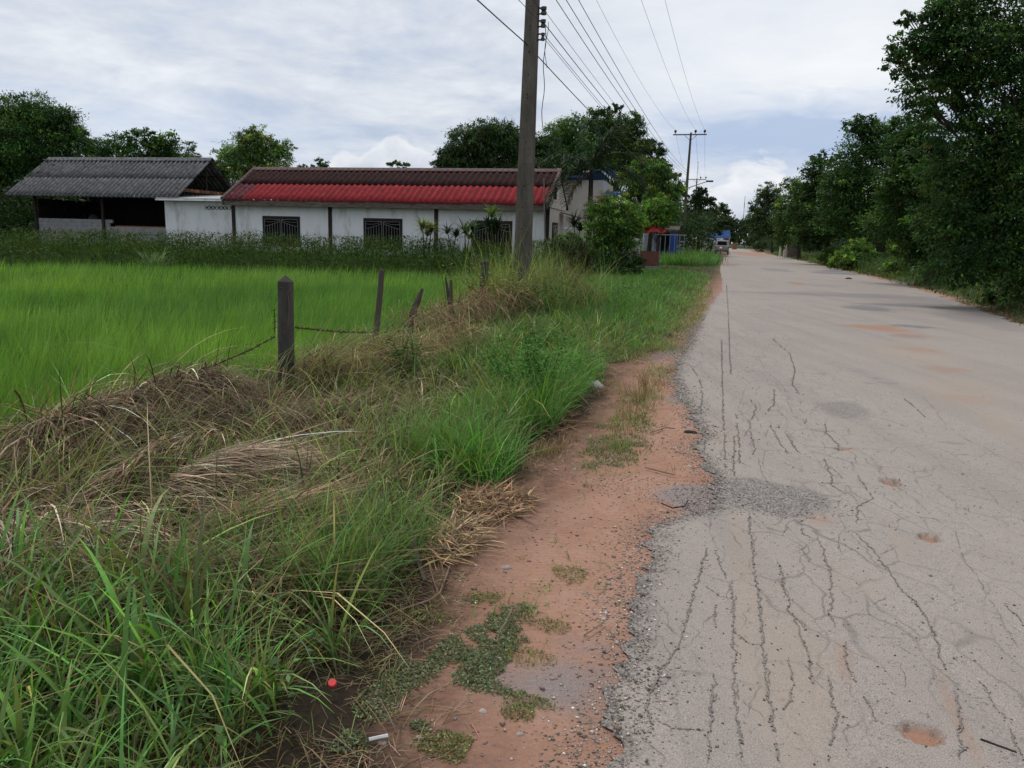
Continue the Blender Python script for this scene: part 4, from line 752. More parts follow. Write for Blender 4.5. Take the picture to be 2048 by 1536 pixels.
def dracaena(label, px, py, Y, L, n, col, heads, group='dracaena plants by the red house wall'):
    b = aty(px, py + 30, Y); b[2] = float(ground_z(b[0], b[1])); r_ = thing('dracaena_plant', label, 'plant', b, group); parts = []; T = MB()
    for (hx, hy) in heads:
        h = aty(hx, hy, Y); T.tube([b + rng.normal(0, .08, 3) * np.array((1, 1, 0)), h], [.03, .02], 6)
        cc = jit(col, n, .25, .1); parts.append(blades(np.repeat(h[None], n, 0) + rng.normal(0, .04, (n, 3)), rng.random(n) * 6.28, rng.uniform(.6, 1.1, n) * L, np.full(n, .07), rng.uniform(.15, 1.2, n), rng.uniform(.5, 1.5, n), cc, cc * 1.3, 4))
    V, Q, K = cat(parts); np_obj('leaves', V, Q, LEAFM, r_, col=K); T.build('stem', BARK, r_)
dracaena('dracaena with pale yellow striped leaves left of the third barred window', 852, 462, 36.2, .8, 55, (.13, .165, .035), [(845, 458), (862, 462), (855, 470)])
dracaena('dark dracaena just right of the pale striped one', 905, 470, 36.3, .65, 50, (.03, .055, .018), [(895, 465), (912, 472)])
dracaena('green dracaena at the left edge of the third barred window', 935, 462, 36.2, .75, 50, (.055, .10, .025), [(930, 462), (945, 458), (938, 475)])
dracaena('tallest dracaena with upright lime leaves across the third barred window', 985, 440, 36.2, .85, 46, (.10, .15, .03), [(983, 432)])
dracaena('dark lower dracaena under the tallest lime one', 990, 460, 36.4, .8, 60, (.022, .042, .014), [(978, 452), (996, 455), (988, 466)])
dracaena('dark palm like plant between the house corner and the coconut palm', 1150, 465, 37, .9, 50, (.02, .036, .014), [(1148, 452), (1160, 460)])
def plant(name, label, px, py, Y, H_, nst, col, leafL, asp, spread, group=None, nl=60, droop=.2, cat_='plant', z0=None):
    b = aty(px, py, Y); b[2] = float(ground_z(b[0], b[1])) if z0 is None else z0
    r_ = thing(name, label, cat_, b, group); T = MB(); P = []; Dv = []
    for k in range(nst):
        e = b + np.array([rng.normal(0, spread), rng.normal(0, spread), H_ * rng.uniform(.65, 1.1)]); md = (b + e) / 2 + rng.normal(0, .04, 3); T.tube([b, md, e], [.005, .004, .002], 5)
        u = rng.random(nl) ** .7; q = np.where(u[:, None] < .5, b + (md - b) * u[:, None] * 2, md + (e - md) * (u[:, None] * 2 - 1)); d = rng.normal(0, 1, (nl, 3)); d[:, 2] = d[:, 2] * .4 - droop
        d /= np.linalg.norm(d, axis=1, keepdims=True); P.append(q + d * rng.uniform(.01, 1, (nl, 1)) * leafL * 2.4); Dv.append(d)
    P = np.concatenate(P); Dv = np.concatenate(Dv); n = len(P); nr = rng.normal(0, .35, (n, 3)); nr[:, 2] += 1
    V, Q, K = leafquads(P, nr, Dv, leafL * rng.uniform(.6, 1.2, n), leafL * asp * rng.uniform(.7, 1.2, n), jit(col, n, .25, .1)); np_obj('leaves', V, Q, LEAFM, r_, col=K); T.build('stem', FST, r_); return r_
plant('weed_plant', 'tall bright green leafy weed standing in the lush verge grass', 1050, 800, 7.1, .60, 30, (.07, .19, .03), .05, .38, .27, nl=150)
plant('weed_plant', 'smaller leafy weed with lime top leaves behind the tall bright one', 1075, 690, 9.6, .50, 16, (.07, .16, .025), .055, .4, .25, nl=90)
plant('sapling', 'small round leaved sapling among olive grass between the posts', 810, 800, 7.9, .50, 12, (.085, .14, .035), .045, .7, .16, nl=60, droop=0)
plant('vine', 'yellowish small leaved vine smothering the mound left of the utility pole', 1000, 610, 13.6, 1.0, 22, (.14, .15, .05), .075, .5, .5, nl=60, cat_='vine')
plant('vine', 'green vine trailing over the mound below the utility pole', 1070, 640, 14.2, .7, 20, (.07, .11, .035), .07, .5, .45, nl=60, cat_='vine')
plant('weed_plant', 'yellow leaved weed right beside the far concrete fence post', 985, 590, 13.3, .85, 7, (.22, .20, .04), .10, .35, .12, nl=40)
plant('weed_plant', 'leafy weed in the verge grass right of the dry mound', 1160, 620, 17.5, .5, 16, (.05, .12, .025), .08, .45, .45, nl=70)
plant('weed_plant', 'wiry bare stemmed weed in front of the white annex wall', 480, 500, 36.5, 1.5, 16, (.10, .12, .06), .05, .4, .35, nl=14)
b = aty(310, 525, 34.2); b[2] = -.3; n = 160; r_ = thing('grass_clump', 'pale arching grass clump at the foot of the weedy bank', 'grass clump', b); cc = jit((.10, .15, .06), n, .3, .1)
V, Q, K = blades(np.repeat(b[None], n, 0) + rng.normal(0, .2, (n, 3)) * np.array((1, 1, 0)), rng.random(n) * 6.28, rng.uniform(.8, 1.7, n), np.full(n, .022), np.abs(rng.normal(.3, .2, n)), rng.uniform(.8, 1.9, n), cc, cc * 1.7, 6); np_obj('leaves', V, Q, LEAFM, r_, col=K)

# ================================================================== RED ROOFED HOUSE
WHITE = simple('white_render', [(0.28, (.44, .43, .41)), (0.47, (.74, .74, .735)), (0.9, (.82, .82, .815))], 1.6, .9, .2, 9, stretch=(1.3, 1.3, .35), bmp=.05)
CREAM = simple('cream_boards', [(0.3, (.44, .39, .34)), (0.7, (.56, .51, .45))], 3, .85, .2)
DARKW = simple('dark_wood', [(0.3, (.018, .014, .013)), (0.7, (.05, .038, .033))], 12, .8, .2, stretch=(1, 1, .15))
FASC = simple('weathered_beam', [(0.3, (.06, .045, .038)), (0.55, (.15, .115, .095)), (0.8, (.24, .20, .17))], 7, .9, .15, stretch=(.4, .4, 2))
BLACK = simple('dark_opening', [(0.3, (.006, .006, .007)), (0.7, (.014, .013, .013))], 3, .9, .05)
GRILL = simple('painted_grille', [(0.3, (.20, .195, .19)), (0.7, (.34, .33, .32))], 20, .6)
def roofmat(name, cols, st_cols, sc_=1.2, streak=(3.2, 3.2, .35), thr=(.45, .62), st2=None):
    m, nt, bs = mat(name); co = N(nt, 'ShaderNodeTexCoord').outputs['Object']
    base = ramp(nt, noise(nt, 2.2, 6, .6, co), cols)
    s1 = noise(nt, sc_, 8, .75, mapping(nt, streak, (0, 0, TH)))
    base = mix(nt, ramp(nt, s1, [(thr[0], (0, 0, 0)), (thr[1], (1, 1, 1))]), base, ramp(nt, noise(nt, 9, 6, .7, co), st_cols))
    nt.links.new(base, bs.inputs['Base Color']); bs.inputs['Roughness'].default_value = .9; bs.inputs['Specular IOR Level'].default_value = .1
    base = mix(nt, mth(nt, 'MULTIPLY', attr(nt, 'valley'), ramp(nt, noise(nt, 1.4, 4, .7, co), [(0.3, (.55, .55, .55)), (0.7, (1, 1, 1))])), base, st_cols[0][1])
    nt.links.new(base, bs.inputs['Base Color']); bump(nt, bs, noise(nt, 25, 4, .7, co), .3, .01); return m
RED1 = roofmat('red_roof_lower', [(0.3, (.285, .022, .028)), (0.7, (.365, .034, .040))], [(0.3, (.10, .016, .016)), (0.7, (.20, .022, .024))], 1.2, thr=(.42, .64))
RED2 = roofmat('red_roof_upper', [(0.3, (.085, .016, .015)), (0.7, (.17, .025, .025))], [(0.3, (.012, .009, .008)), (0.7, (.045, .02, .017))], 1.3, thr=(.30, .52))
RED3 = roofmat('red_roof_old', [(0.3, (.22, .035, .045)), (0.7, (.32, .05, .06))], [(0.3, (.03, .02, .022)), (0.7, (.09, .04, .04))], 1.6, thr=(.42, .55))
GREY1 = roofmat('grey_cement_sheet', [(0.3, (.13, .128, .128)), (0.7, (.20, .197, .195))], [(0.3, (.04, .04, .041)), (0.7, (.09, .089, .09))], 1.6, thr=(.42, .62))
CAPM = roofmat('ridge_cap', [(0.3, (.18, .06, .06)), (0.7, (.26, .08, .08))], [(0.3, (.04, .03, .03)), (0.7, (.22, .19, .18))], 2.5, thr=(.38, .52))
def corr(fr, u0, u1, A, B, pitch, amp, name, m, parent, thick=.012, nsl=3, seed=0, sag=0.0):
    """corrugated sheet: A=(v,z) eave, B=(v,z) top; the waves run across u"""
    n = int(abs(u1 - u0) / pitch * 10) + 1; u = np.linspace(u0, u1, n); ph = (u / pitch) % 1.0
    prof = amp * np.where(ph < .55, np.sin(ph / .55 * math.pi), -.25 * np.sin((ph - .55) / .45 * math.pi))
    sh = np.floor(u / (pitch * 4)); prof = prof + .012 * (vnoise(sh * 1.7, sh * 0 + seed, 3) - .5)
    d = np.array([B[0] - A[0], B[1] - A[1]]); Ld = np.linalg.norm(d); nr = np.array([-d[1], d[0]]) / Ld
    if nr[1] < 0: nr = -nr
    rows = []
    jag_ = .05 * (vnoise(sh * 2.3, sh * 0 + seed + 7, 5) - .5)
    for k in range(nsl + 1):
        f = k / nsl; vz = np.array(A) + d * f; jj = jag_ if k == 0 else 0 * jag_
        for off in (0.0,):
            o = prof + off; sg = -sag * np.sin(np.pi * (u - u0) / (u1 - u0))
            rows.append(np.c_[u, vz[0] + nr[0] * o - d[0] / Ld * jj, vz[1] + nr[1] * o - d[1] / Ld * jj + sg])
    bot = [r - np.array([0, nr[0], nr[1]]) * thick for r in rows][::-1]; rows = rows + bot; R_ = len(rows)
    V = np.array([fr(*p) for r in rows for p in r]); i = np.arange(R_ * n).reshape(R_, n)
    j = np.roll(i, -1, 0); Q = np.stack([i[:, :-1], i[:, 1:], j[:, 1:], j[:, :-1]], -1).reshape(-1, 4)
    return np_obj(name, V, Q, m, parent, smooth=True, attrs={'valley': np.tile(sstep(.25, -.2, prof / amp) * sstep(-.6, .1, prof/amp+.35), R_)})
house = thing('red_roof_house', 'long white bungalow with red corrugated roof and barred windows behind the rice', 'house', H(-8.6, 2.6, .2))
UL, URr = -17.3, -.1; EV, EZ, RVv, RZ = -.62, 3.12, 2.7, 4.98; GZ = .0; WT = 3.05; DEP = 5.4
openings = [(-15.53, -13.34), (-9.73, -7.59), (-3.87, -1.81)]; WZ0, WZ1 = .75, 2.33
B = MB(H); u = UL
for a, b in openings + [(URr, URr)]:
    if a > u + .01: B.box((u, 0, GZ), (a, .15, WT))
    if b > a: B.box((a, .002, GZ), (b, .148, WZ0)); B.box((a, .002, WZ1), (b, .148, WT))
    u = b
B.box((UL, .15, GZ), (UL + .15, DEP, WT)).box((UL + .15, DEP - .15, GZ), (URr - .15, DEP, 3.42))
B.build('wall', WHITE, house)
G = MB(H); G.box((URr - .15, .15, GZ), (URr, DEP, WT - .02))
zz = WT; k = 0
while zz < RZ - .2:                                              # overlapping gable boards
    f = (zz - EZ) / (RZ - EZ); v0 = max(.02, EV + (RVv - EV) * f + .12); v1 = 2 * RVv - v0
    f2 = (zz + .34 - EZ) / (RZ - EZ); v2 = min(RVv - .02, EV + (RVv - EV) * f2 + .12); 
    G.ext([(v0, zz), (v1, zz), (2 * RVv - v2, zz + .33), (v2, zz + .33)], lambda p, w: H(w, p[0], p[1]), URr - .02, URr + .05); zz += .345
G.build('gable_wall', CREAM, house)
for up_ in (-17.25, -11.6, -5.77, -.05): MB(H).box((up_ - .10, -.05, GZ), (up_ + .10, -.003, WT + .02)).build('column', DARKW, house)
MB(H).box((UL - .25, EV + .06, 2.83), (URr + .02, EV + .16, 3.13)).build('fascia_beam', FASC, house)
for a, b in openings:
    wnd = MB(H); fw_ = .10
    wnd.box((a, -.03, WZ0), (a + fw_, .12, WZ1)).box((b - fw_, -.03, WZ0), (b, .12, WZ1)).box((a + fw_, -.03, WZ1 - .14), (b - fw_, .12, WZ1)).box((a + fw_, -.03, WZ0), (b - fw_, .12, WZ0 + .08)).box(((a + b) / 2 - .06, -.02, WZ0 + .08), ((a + b) / 2 + .06, .11, WZ1 - .14))
    wo = wnd.build('window', DARKW, house); MB(H).box((a + .04, .10, WZ0 + .04), (b - .04, .13, WZ1 - .04)).build('dark_pane', BLACK, wo)
    g_ = MB(H); md = (a + b) / 2
    for (c0, c1, sg) in ((a + fw_ + .03, md - .05, 1), (md + .05, b - fw_ - .03, -1)):
        top = WZ1 - .17; sh = lambda q: (q - c0) / (c1 - c0) if sg > 0 else (c1 - q) / (c1 - c0)
        g_.tube([(c0, -.045, WZ0 + .1), (c0, -.045, top)], .010, 5, True).tube([(c1, -.045, WZ0 + .1), (c1, -.045, top)], .010, 5, True).tube([(c0, -.045, top), (c1, -.045, top)], .010, 5, True)
        cur = [(q, -.045, top - .36 + .26 * sh(q) ** 1.3) for q in np.linspace(c0, c1, 8)]; g_.tube(cur, .009, 5, True)
        g_.tube([(q, -.045, top - .02 - .12 * (1 - sh(q)) * sh(q) * 2 - .10 * (1 - sh(q))) for q in np.linspace(c0, c1, 8)], .008, 5, True)
        for q in np.linspace(c0, c1, 7)[1:-1]: g_.tube([(q, -.045, WZ0 + .1), (q, -.045, top - .36 + .26 * sh(q) ** 1.3)], .008, 5, True)
    g_.build('grille', GRILL, wo)
mz = .56; mv, mzz = EV + (RVv - EV) * .52, EZ + (RZ - EZ) * .52
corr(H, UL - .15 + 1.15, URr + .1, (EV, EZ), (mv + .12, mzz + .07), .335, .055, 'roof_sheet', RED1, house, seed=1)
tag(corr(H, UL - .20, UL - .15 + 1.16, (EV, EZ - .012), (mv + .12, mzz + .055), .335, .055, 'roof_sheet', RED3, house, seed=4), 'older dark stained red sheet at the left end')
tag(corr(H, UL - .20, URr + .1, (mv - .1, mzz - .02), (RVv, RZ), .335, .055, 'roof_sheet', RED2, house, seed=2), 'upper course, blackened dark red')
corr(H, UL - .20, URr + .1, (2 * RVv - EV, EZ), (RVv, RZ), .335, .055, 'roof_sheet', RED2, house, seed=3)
rc = MB(H)
for q in np.arange(UL - .2, URr + .1, .335 * 3):
    e = min(q + .335 * 3 + .03, URr + .14); rc.ext([(RVv - .26, RZ - .09), (RVv - .05, RZ + .075), (RVv + .05, RZ + .075), (RVv + .26, RZ - .09), (RVv + .26, RZ - .06), (RVv + .05, RZ + .10), (RVv - .05, RZ + .10), (RVv - .26, RZ - .06)], lambda p, w: H(w, p[0], p[1] + .004 * (w % .2)), q, e)
for q in np.arange(UL - .2, URr, .335):                          # scalloped lower lip
    rc.tube([(q + .09, RVv - .30, RZ - .10), (q + .09, RVv - .16, RZ - .0)], .055, 6, True)
rc.build('ridge_cap', CAPM, house)
for uu in (URr + .10, UL - .24):
    vg = MB(H)
    vg.ext([(EV - .03, EZ - .02), (RVv, RZ + .05), (RVv, RZ - .14), (EV - .03, EZ - .20)], lambda p, w: H(w, p[0], p[1]), uu, uu + .07)
    for k in range(11):
        f = k / 11; vg.tube([(uu + .03, EV + (RVv - EV) * f, EZ + (RZ - EZ) * f + .05), (uu + .03, EV + (RVv - EV) * (f + .088), EZ + (RZ - EZ) * (f + .088) + .065)], [.11, .085], 7, True)
    vg.build('roof_edge_tile', CAPM, house)
v_ = MB(H)
for k in range(3): v_.box((URr + .052, 1.45 + k * .3, 3.5), (URr + .075, 1.6 + k * .3, 4.15))
v_.build('vent', BLACK, house)
sw = MB(H).box((URr + .003, 1.6, .9), (URr + .05, 3.0, 2.35)).build('window', DARKW, house); MB(H).box((URr + .05, 1.72, 1.0), (URr + .06, 2.88, 2.22)).build('curtain', simple('striped_curtain', [(0.42, (.05, .05, .05)), (0.5, (.30, .29, .27)), (0.58, (.06, .06, .06))], 2.2, .9, .1, 1, stretch=(.6, .6, 1.6)), sw)
aw = MB(H).ext([(3.6, 2.95), (4.9, 2.95), (4.9, 2.9), (3.6, 2.9)], lambda p, w: H(w, p[0], p[1] - (w - URr) * .25), URr + .06, URr + 1.1).build('awning', FASC, house)
pp = MB(); a_ = aty(1088, 356, 37.4); b_ = aty(1092, 485, 37.4); b_[2] = .2; pp.tube([b_, (a_ + b_) / 2, a_], [.035, .03, .028], 6); tag(pp.build('conduit_pole', simple('galvanised', [(0.3, (.16, .15, .15)), (0.7, (.27, .26, .25))], 6)), 'thin grey pole standing against the right end of the red roof', 'pole')

# annex between the two roofs
annex = thing('annex', 'low white annex with pierced vent blocks between the grey shed and red house', 'outbuilding', H(-20, 2, .2))
AL, AR, AT = -22.25, -17.45, 3.05; vz0, vz1 = 2.62, 2.84; va, vb_ = -19.75, AR
B = MB(H).box((AL, 1.0, 0), (AR, 1.15, vz0)).box((AL, 1.0, vz1), (AR, 1.15, AT)).box((AL, 1.002, vz0), (va, 1.148, vz1)); B.box((AL, 1.15, 0), (AL + .15, 4.2, AT)).build('wall', WHITE, annex)
vbk = MB(H); bw = (vb_ - va) / 3
for k in range(3):
    x0 = va + k * bw; vbk.box((x0, 1.01, vz0), (x0 + .05, 1.14, vz1))
    for q in range(3):
        a = x0 + .05 + q * (bw - .05) / 3; e = a + (bw - .05) / 3; c_ = (a + e) / 2; zc = (vz0 + vz1) / 2
        for (p, r2) in (((a, zc), (c_, vz1)), ((c_, vz1), (e, zc)), ((e, zc), (c_, vz0)), ((c_, vz0), (a, zc))): vbk.tube([(p[0], 1.06, p[1]), (r2[0], 1.06, r2[1])], .026, 4, True)
vbk.build('vent_block', WHITE, annex); MB(H).box((va, 1.12, vz0), (vb_, 1.14, vz1)).build('dark_gap', BLACK, annex)
corr(H, AL - .1, AR + .1, (.35, 3.18), (4.3, 3.55), .12, .018, 'roof_sheet', simple('pale_metal_roof', [(0.3, (.35, .34, .33)), (0.7, (.55, .54, .52))], 3, .5), annex)
MB(H).box((AL - .1, .36, 3.06), (AR + .1, .40, 3.16)).build('fascia_board', WHITE, annex)

# ================================================================== GREY SHED
shed = thing('shed', 'open sided shed with a grey corrugated cement roof and block half wall', 'shed', H(-27, 4, .2))
SL, SR, sEV, sEZ, sRV, sRZ = -32.6, -21.1, .5, 3.2, 4.0, 5.62
smv, smz = (sEV + sRV) / 2, (sEZ + sRZ) / 2
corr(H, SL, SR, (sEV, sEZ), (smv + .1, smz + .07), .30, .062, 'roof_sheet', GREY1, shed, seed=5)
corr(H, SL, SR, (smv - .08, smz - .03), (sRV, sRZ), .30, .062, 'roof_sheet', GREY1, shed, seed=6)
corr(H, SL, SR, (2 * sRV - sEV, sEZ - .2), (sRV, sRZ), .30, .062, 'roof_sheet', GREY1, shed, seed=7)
rc = MB(H)
for q in np.arange(SL, SR, .9): rc.ext([(sRV - .30, sRZ - .13), (sRV, sRZ + .07), (sRV + .3, sRZ - .13), (sRV + .3, sRZ - .10), (sRV, sRZ + .10), (sRV - .3, sRZ - .10)], lambda p, w: H(w, p[0], p[1] + .006 * (w % .5)), q, min(q + .93, SR + .02))
for q in np.arange(SL, SR - .1, .30): rc.tube([(q + .08, sRV - .36, sRZ - .16), (q + .08, sRV - .2, sRZ - .05)], .05, 6, True)
rc.build('ridge_cap', GREY1, shed)
BLK = simple('grey_block', [(0.3, (.21, .205, .20)), (0.7, (.33, .32, .31))], 4, .95, .1, bmp=.2)
BRK = simple('red_brick', [(0.3, (.20, .09, .06)), (0.7, (.30, .15, .10))], 8, .95, .1)
wl = MB(H); z = .2; k = 0
while z < 1.8:
    q = -31.4 - (.2 if k % 2 else 0)
    while q < -22.4:
        a = max(q, -31.4); e = min(q + .395, -22.4); zt = z + .188
        if e > a + .05 and not (z > 1.55 and a > -26.6): wl.box((a, 1.5 + rng.normal(0, .003), z), (e, 1.62, zt))
        q += .40
    z += .195; k += 1
wl.box((-31.38, 1.52, .2), (-22.42, 1.6, 1.55)); wl.build('block_wall', BLK, shed)
bk = MB(H); q = -26.0
while q < -22.6: bk.box((q, 1.5, 1.56), (q + .2, 1.6, 1.61 + .02 * rng.random())); q += .22
bk.build('brick_course', BRK, shed)
for uu in (-31.42, -26.75, -22.45): MB(H).box((uu - .07, 1.38, .1), (uu + .07, 1.495, 3.62)).build('post', DARKW, shed)
for uu in (-31.42, -28, -24.5, -21.6): MB(H).box((uu - .07, 6.4, .1), (uu + .07, 6.54, 3.62)).build('post', DARKW, shed)
MB(H).box((-31.5, 6.2, .2), (-25.6, 6.3, 3.4)).box((-31.5, 1.7, .2), (-31.38, 6.2, 3.1)).box((-23.6, 6.2, .2), (-21.8, 6.3, 3.4)).box((-25.6, 6.22, 2.45), (-23.6, 6.28, 3.4)).box((-25.6, 6.22, .2), (-23.6, 6.28, 1.3)).box((-24.7, 6.19, 1.3), (-24.5, 6.21, 2.5)).build('shade_boards', simple('shade_black', [(0.3, (.012, .01, .009)), (0.7, (.03, .025, .022))], 6, .95, .05), shed)  # partial back wall added, near black to stand in for the shed's inner shade
tr_ = MB(H)
for uu in (-31.4, -26.7, -21.55):
    for sg in (1, -1): tr_.tube([(uu, 4 + sg * 3.1, 3.42), (uu, 4, 5.45)], .05, 5, True)
    tr_.tube([(uu, 4, 3.4), (uu, 4, 5.4)], .045, 5, True)
for f in (.05, .35, .65, .95):
    for sg in (1, -1): tr_.tube([(SL + .1, 4 - sg * 3.4 * (1 - f), 3.26 + (2.2) * f), (SR - .1, 4 - sg * 3.4 * (1 - f), 3.26 + 2.2 * f)], .04, 5, True)
tr_.build('roof_frame', DARKW, shed)
MB(H).box((-21.62, 1.2, 3.62), (-21.5, 6.8, 3.8)).build('tie_beam', simple('rusty_beam', [(0.35, (.05, .03, .025)), (0.55, (.20, .085, .05)), (0.75, (.42, .36, .32))], 3, .9, .1, stretch=(1, 1, .6)), shed)
for q in np.arange(1.5, 6.6, .33): MB(H).box((-21.6, q, 3.42), (-21.54, q + .05, 3.62)).build('batten', DARKW, shed)
# clutter seen in the shed's shade
tag(MB(H).lathe((-29.2, 3.5, .2), [(.35, 0), (.36, .9), (.30, 1.5), (.32, 1.85), (.12, 2.05)], 14).build('water_jar', simple('dark_clay', [(0.3, (.05, .04, .035)), (0.7, (.10, .08, .07))], 4, .7)), 'dark round clay jar standing in the shade of the grey shed', 'jar')

# ================================================================== WHITE HOUSE WITH BLUE ROOF behind the palm
bh = thing('white_house', 'white house with bright blue roof edges behind the palm', 'house', H(2.5, 17, .1))
def atH(px, py, v):
    d = ray(px, py); k = (v - (O[:2] - HP) @ VB) / (d[:2] @ VB); P = O + d * k; return float((P[:2] - HP) @ UR), float(P[2])
v0 = 15.0; uA, zA = atH(1118, 358, v0); uB, zB = atH(1205, 352, v0); uC, _ = atH(1290, 352, v0)
BLUE = simple('blue_metal_roof', [(0.3, (.035, .14, .42)), (0.7, (.06, .20, .52))], 3, .5)
MB(H).box((uA - 3, v0, 0), (uB + .1, v0 + 6, zA - .05)).build('wall', CREAM, bh)
_, zR = atH(1180, 337, v0 - .5)
MB(H).ext([(uA - 3, zA + .02), (uA + 1.6, zA + .04), (uB - .25, zR), (uB + .6, zR - .10), (uB + .6, zR + .0), (uB - .25, zR + .12), (uA + 1.6, zA + .2), (uA - 3, zA + .18)], lambda p, w: H(p[0], w, p[1]), v0 - .7, v0 + 6.4).build('roof', BLUE, bh)
MB(H).ext([(uB - 1.2, zR - .30), (uB - .1, zR - .12), (uB + .9, zR - .95), (uB + .9, zR - .70), (uB - .1, zR - .02), (uB - 1.2, zR - .12)], lambda p, w: H(p[0], w, p[1]), v0 - .78, v0 - .71).build('gable_board', WHITE, bh)
uD, zD = atH(1240, 390, v0 + 1); MB(H).ext([(uB + .12, zD), (uD + 1, zD), (uD + 1, zD + .12), (uB + .12, zD + .12)], lambda p, w: H(p[0], w, p[1] + (w - v0) * .08), v0 - 1.5, v0 + 3).build('lean_to_roof', BLUE, bh)
MB(H).box((uA - .6, v0 - .02, 2.2), (uB + .1, v0 - .003, 2.32)).build('ledge', WHITE, bh)

# ================================================================== GATES, WALLS, FENCES on the left roadside
def pillar(name, label, px, Y, w, zt, m, group=None, cap=True, capm=None, z0=-.1):
    c = aty(px, 500, Y); c[2] = z0; o = thing(name, label, 'pillar', c, group); fr = lambda a, b, z: c * np.array((1, 1, 0)) + np.array([*(UR * a + VB * b), z])
    MB(fr).box((-w / 2, -w / 2, z0), (w / 2, w / 2, zt)).build('shaft', m, o, bevel=.01)
    if cap: MB(fr).box((-w * .62, -w * .62, zt), (w * .62, w * .62, zt + .10)).box((-w * .45, -w * .45, zt + .1), (w * .45, w * .45, zt + .2), .06).build('cap', capm or m, o)
    return o
def brickmat(name, c1, c2, mo, sc_=3.2):
    m, nt, bs = mat(name); b = N(nt, 'ShaderNodeTexBrick'); b.inputs['Scale'].default_value = sc_; b.inputs['Color1'].default_value = (*c1, 1); b.inputs['Color2'].default_value = (*c2, 1); b.inputs['Mortar'].default_value = (*mo, 1); b.inputs['Mortar Size'].default_value = .03; b.inputs['Row Height'].default_value = .3
    nt.links.new(mapping(nt, (1, 1, 1), (math.pi / 2, 0, 0)), b.inputs['Vector']); nt.links.new(b.outputs[0], bs.inputs['Base Color']); bs.inputs['Roughness'].default_value = .9; return m
WBR = brickmat('whitewashed_brick', (.42, .40, .38), (.30, .28, .27), (.14, .13, .12)); RBR = brickmat('brown_brick', (.20, .075, .05), (.15, .055, .04), (.10, .06, .05))
GY = 40.0
pillar('gate_pillar', 'white brick gate pillar with a stone lantern cap beside the brown planter', 1270, GY, .48, 1.45, WBR, capm=simple('stone_cap', [(0.3, (.25, .2, .18)), (0.7, (.45, .40, .36))], 6))
pillar('gate_pillar', 'thin white pillar hidden under the bright green spreading bush', 1245, GY + 1, .22, .95, WHITE, cap=False)
c0 = aty(1175, 500, GY); c1 = aty(1200, 500, GY)
wf = lambda a, b, z: np.array([*(aty(1172, 500, GY)[:2] + UR * a + VB * b), z])
bw_ = thing('boundary_wall', 'low whitewashed boundary wall beside the palm, half hidden by shrubs', 'wall', wf(1, 0, 0)); MB(wf).box((0, 0, -.1), (.95, .2, 1.75)).build('end_pier', WBR, bw_); MB(wf).box((.95, .04, -.1), (2.4, .16, 1.0)).build('wall_panel', simple('grey_panel', [(0.3, (.22, .2, .19)), (0.7, (.38, .36, .34))], 3, stretch=(4, 4, .5)), bw_)
pf = lambda a, b, z: np.array([*(aty(1295, 515, 44)[:2] + UR * a + VB * b), z])
pl = thing('brick_planter', 'brown brick planter box standing by the white gate pillar', 'planter', pf(0, 0, 0)); MB(pf).box((-.55, 0, -.1), (.62, .9, .95)).build('box', RBR, pl, bevel=.01); MB(pf).box((-.5, .05, .93), (.57, .85, .97)).build('soil', DARKW, pl)
cp = thing('canopy', 'small faded red cloth canopy on a thin pale post', 'canopy', pf(.25, .45, 0)); MB(pf).tube([(.25, .45, .9), (.25, .45, 2.2)], .075, 8, True).build('post', simple('pale_green_post', [(0.3, (.22, .26, .23)), (0.7, (.33, .37, .34))], 5), cp)
cm = MB(pf); rim = [(.25 + .62 * math.cos(a) * (1 + .15 * math.sin(3 * a)), .45 + .5 * math.sin(a), 2.15 + .06 * math.sin(4 * a + 1)) for a in np.linspace(0, 6.283, 15)[:-1]]
for k in range(14):
    a, b = rim[k], rim[(k + 1) % 14]; cm.poly([a, b, (.25, .45, 2.62)]); cm.poly([a, (a[0], a[1], a[2] - .14), (b[0], b[1], b[2] - .14), b])
cm.build('cloth', simple('faded_red_cloth', [(0.35, (.55, .06, .05)), (0.6, (.62, .10, .08)), (0.75, (.60, .35, .28))], 2.4, .8), cp)
MB(pf).tube([(.6, .4, 2.35), (1.15, .4, 2.1)], .03, 5, True).build('rib', simple('red_rib', [(0.3, (.4, .06, .05)), (0.7, (.5, .1, .08))], 4), cp)
# blue house front with bars
ff = lambda a, b, z: np.array([*(aty(1345, 500, 60)[:2] + UR * a + VB * b), z])
bf = thing('blue_house', 'blue walled house front behind pale upright bars, left of the roadside pole', 'house', ff(-.5, 1, 0)); MB(ff).box((-1.6, .6, 0), (.25, 3.6, 2.2)).build('wall', simple('blue_paint', [(0.3, (.03, .07, .30)), (0.7, (.05, .11, .38))], 3), bf); MB(ff).box((-1.2, .57, .8), (-.3, .597, 2.2)).build('window', BLACK, bf)
MB(ff).ext([(.4, 2.36), (4.2, 2.7), (4.2, 2.8), (.4, 2.46)], lambda p, w: ff(w, p[0], p[1]), -1.7, .4).build('roof', FASC, bf)
br = thing('bar_fence', 'fence of thin pale upright bars before the blue house front', 'fence', ff(-.4, 0, 0)); q_ = MB(ff)
for k in range(8): q_.box((-1.7 + k * .36, -.03, .55), (-1.65 + k * .36, .03, 2.0))
q_.build('bars', simple('pale_bars', [(0.3, (.20, .23, .27)), (0.7, (.28, .31, .34))], 5), br); MB(ff).box((-1.8, -.05, .1), (1.0, .05, .55)).build('plinth', FASC, br); MB(ff).box((-1.8, -.04, 2.0), (1.0, .04, 2.08)).build('rail', GRILL, br)
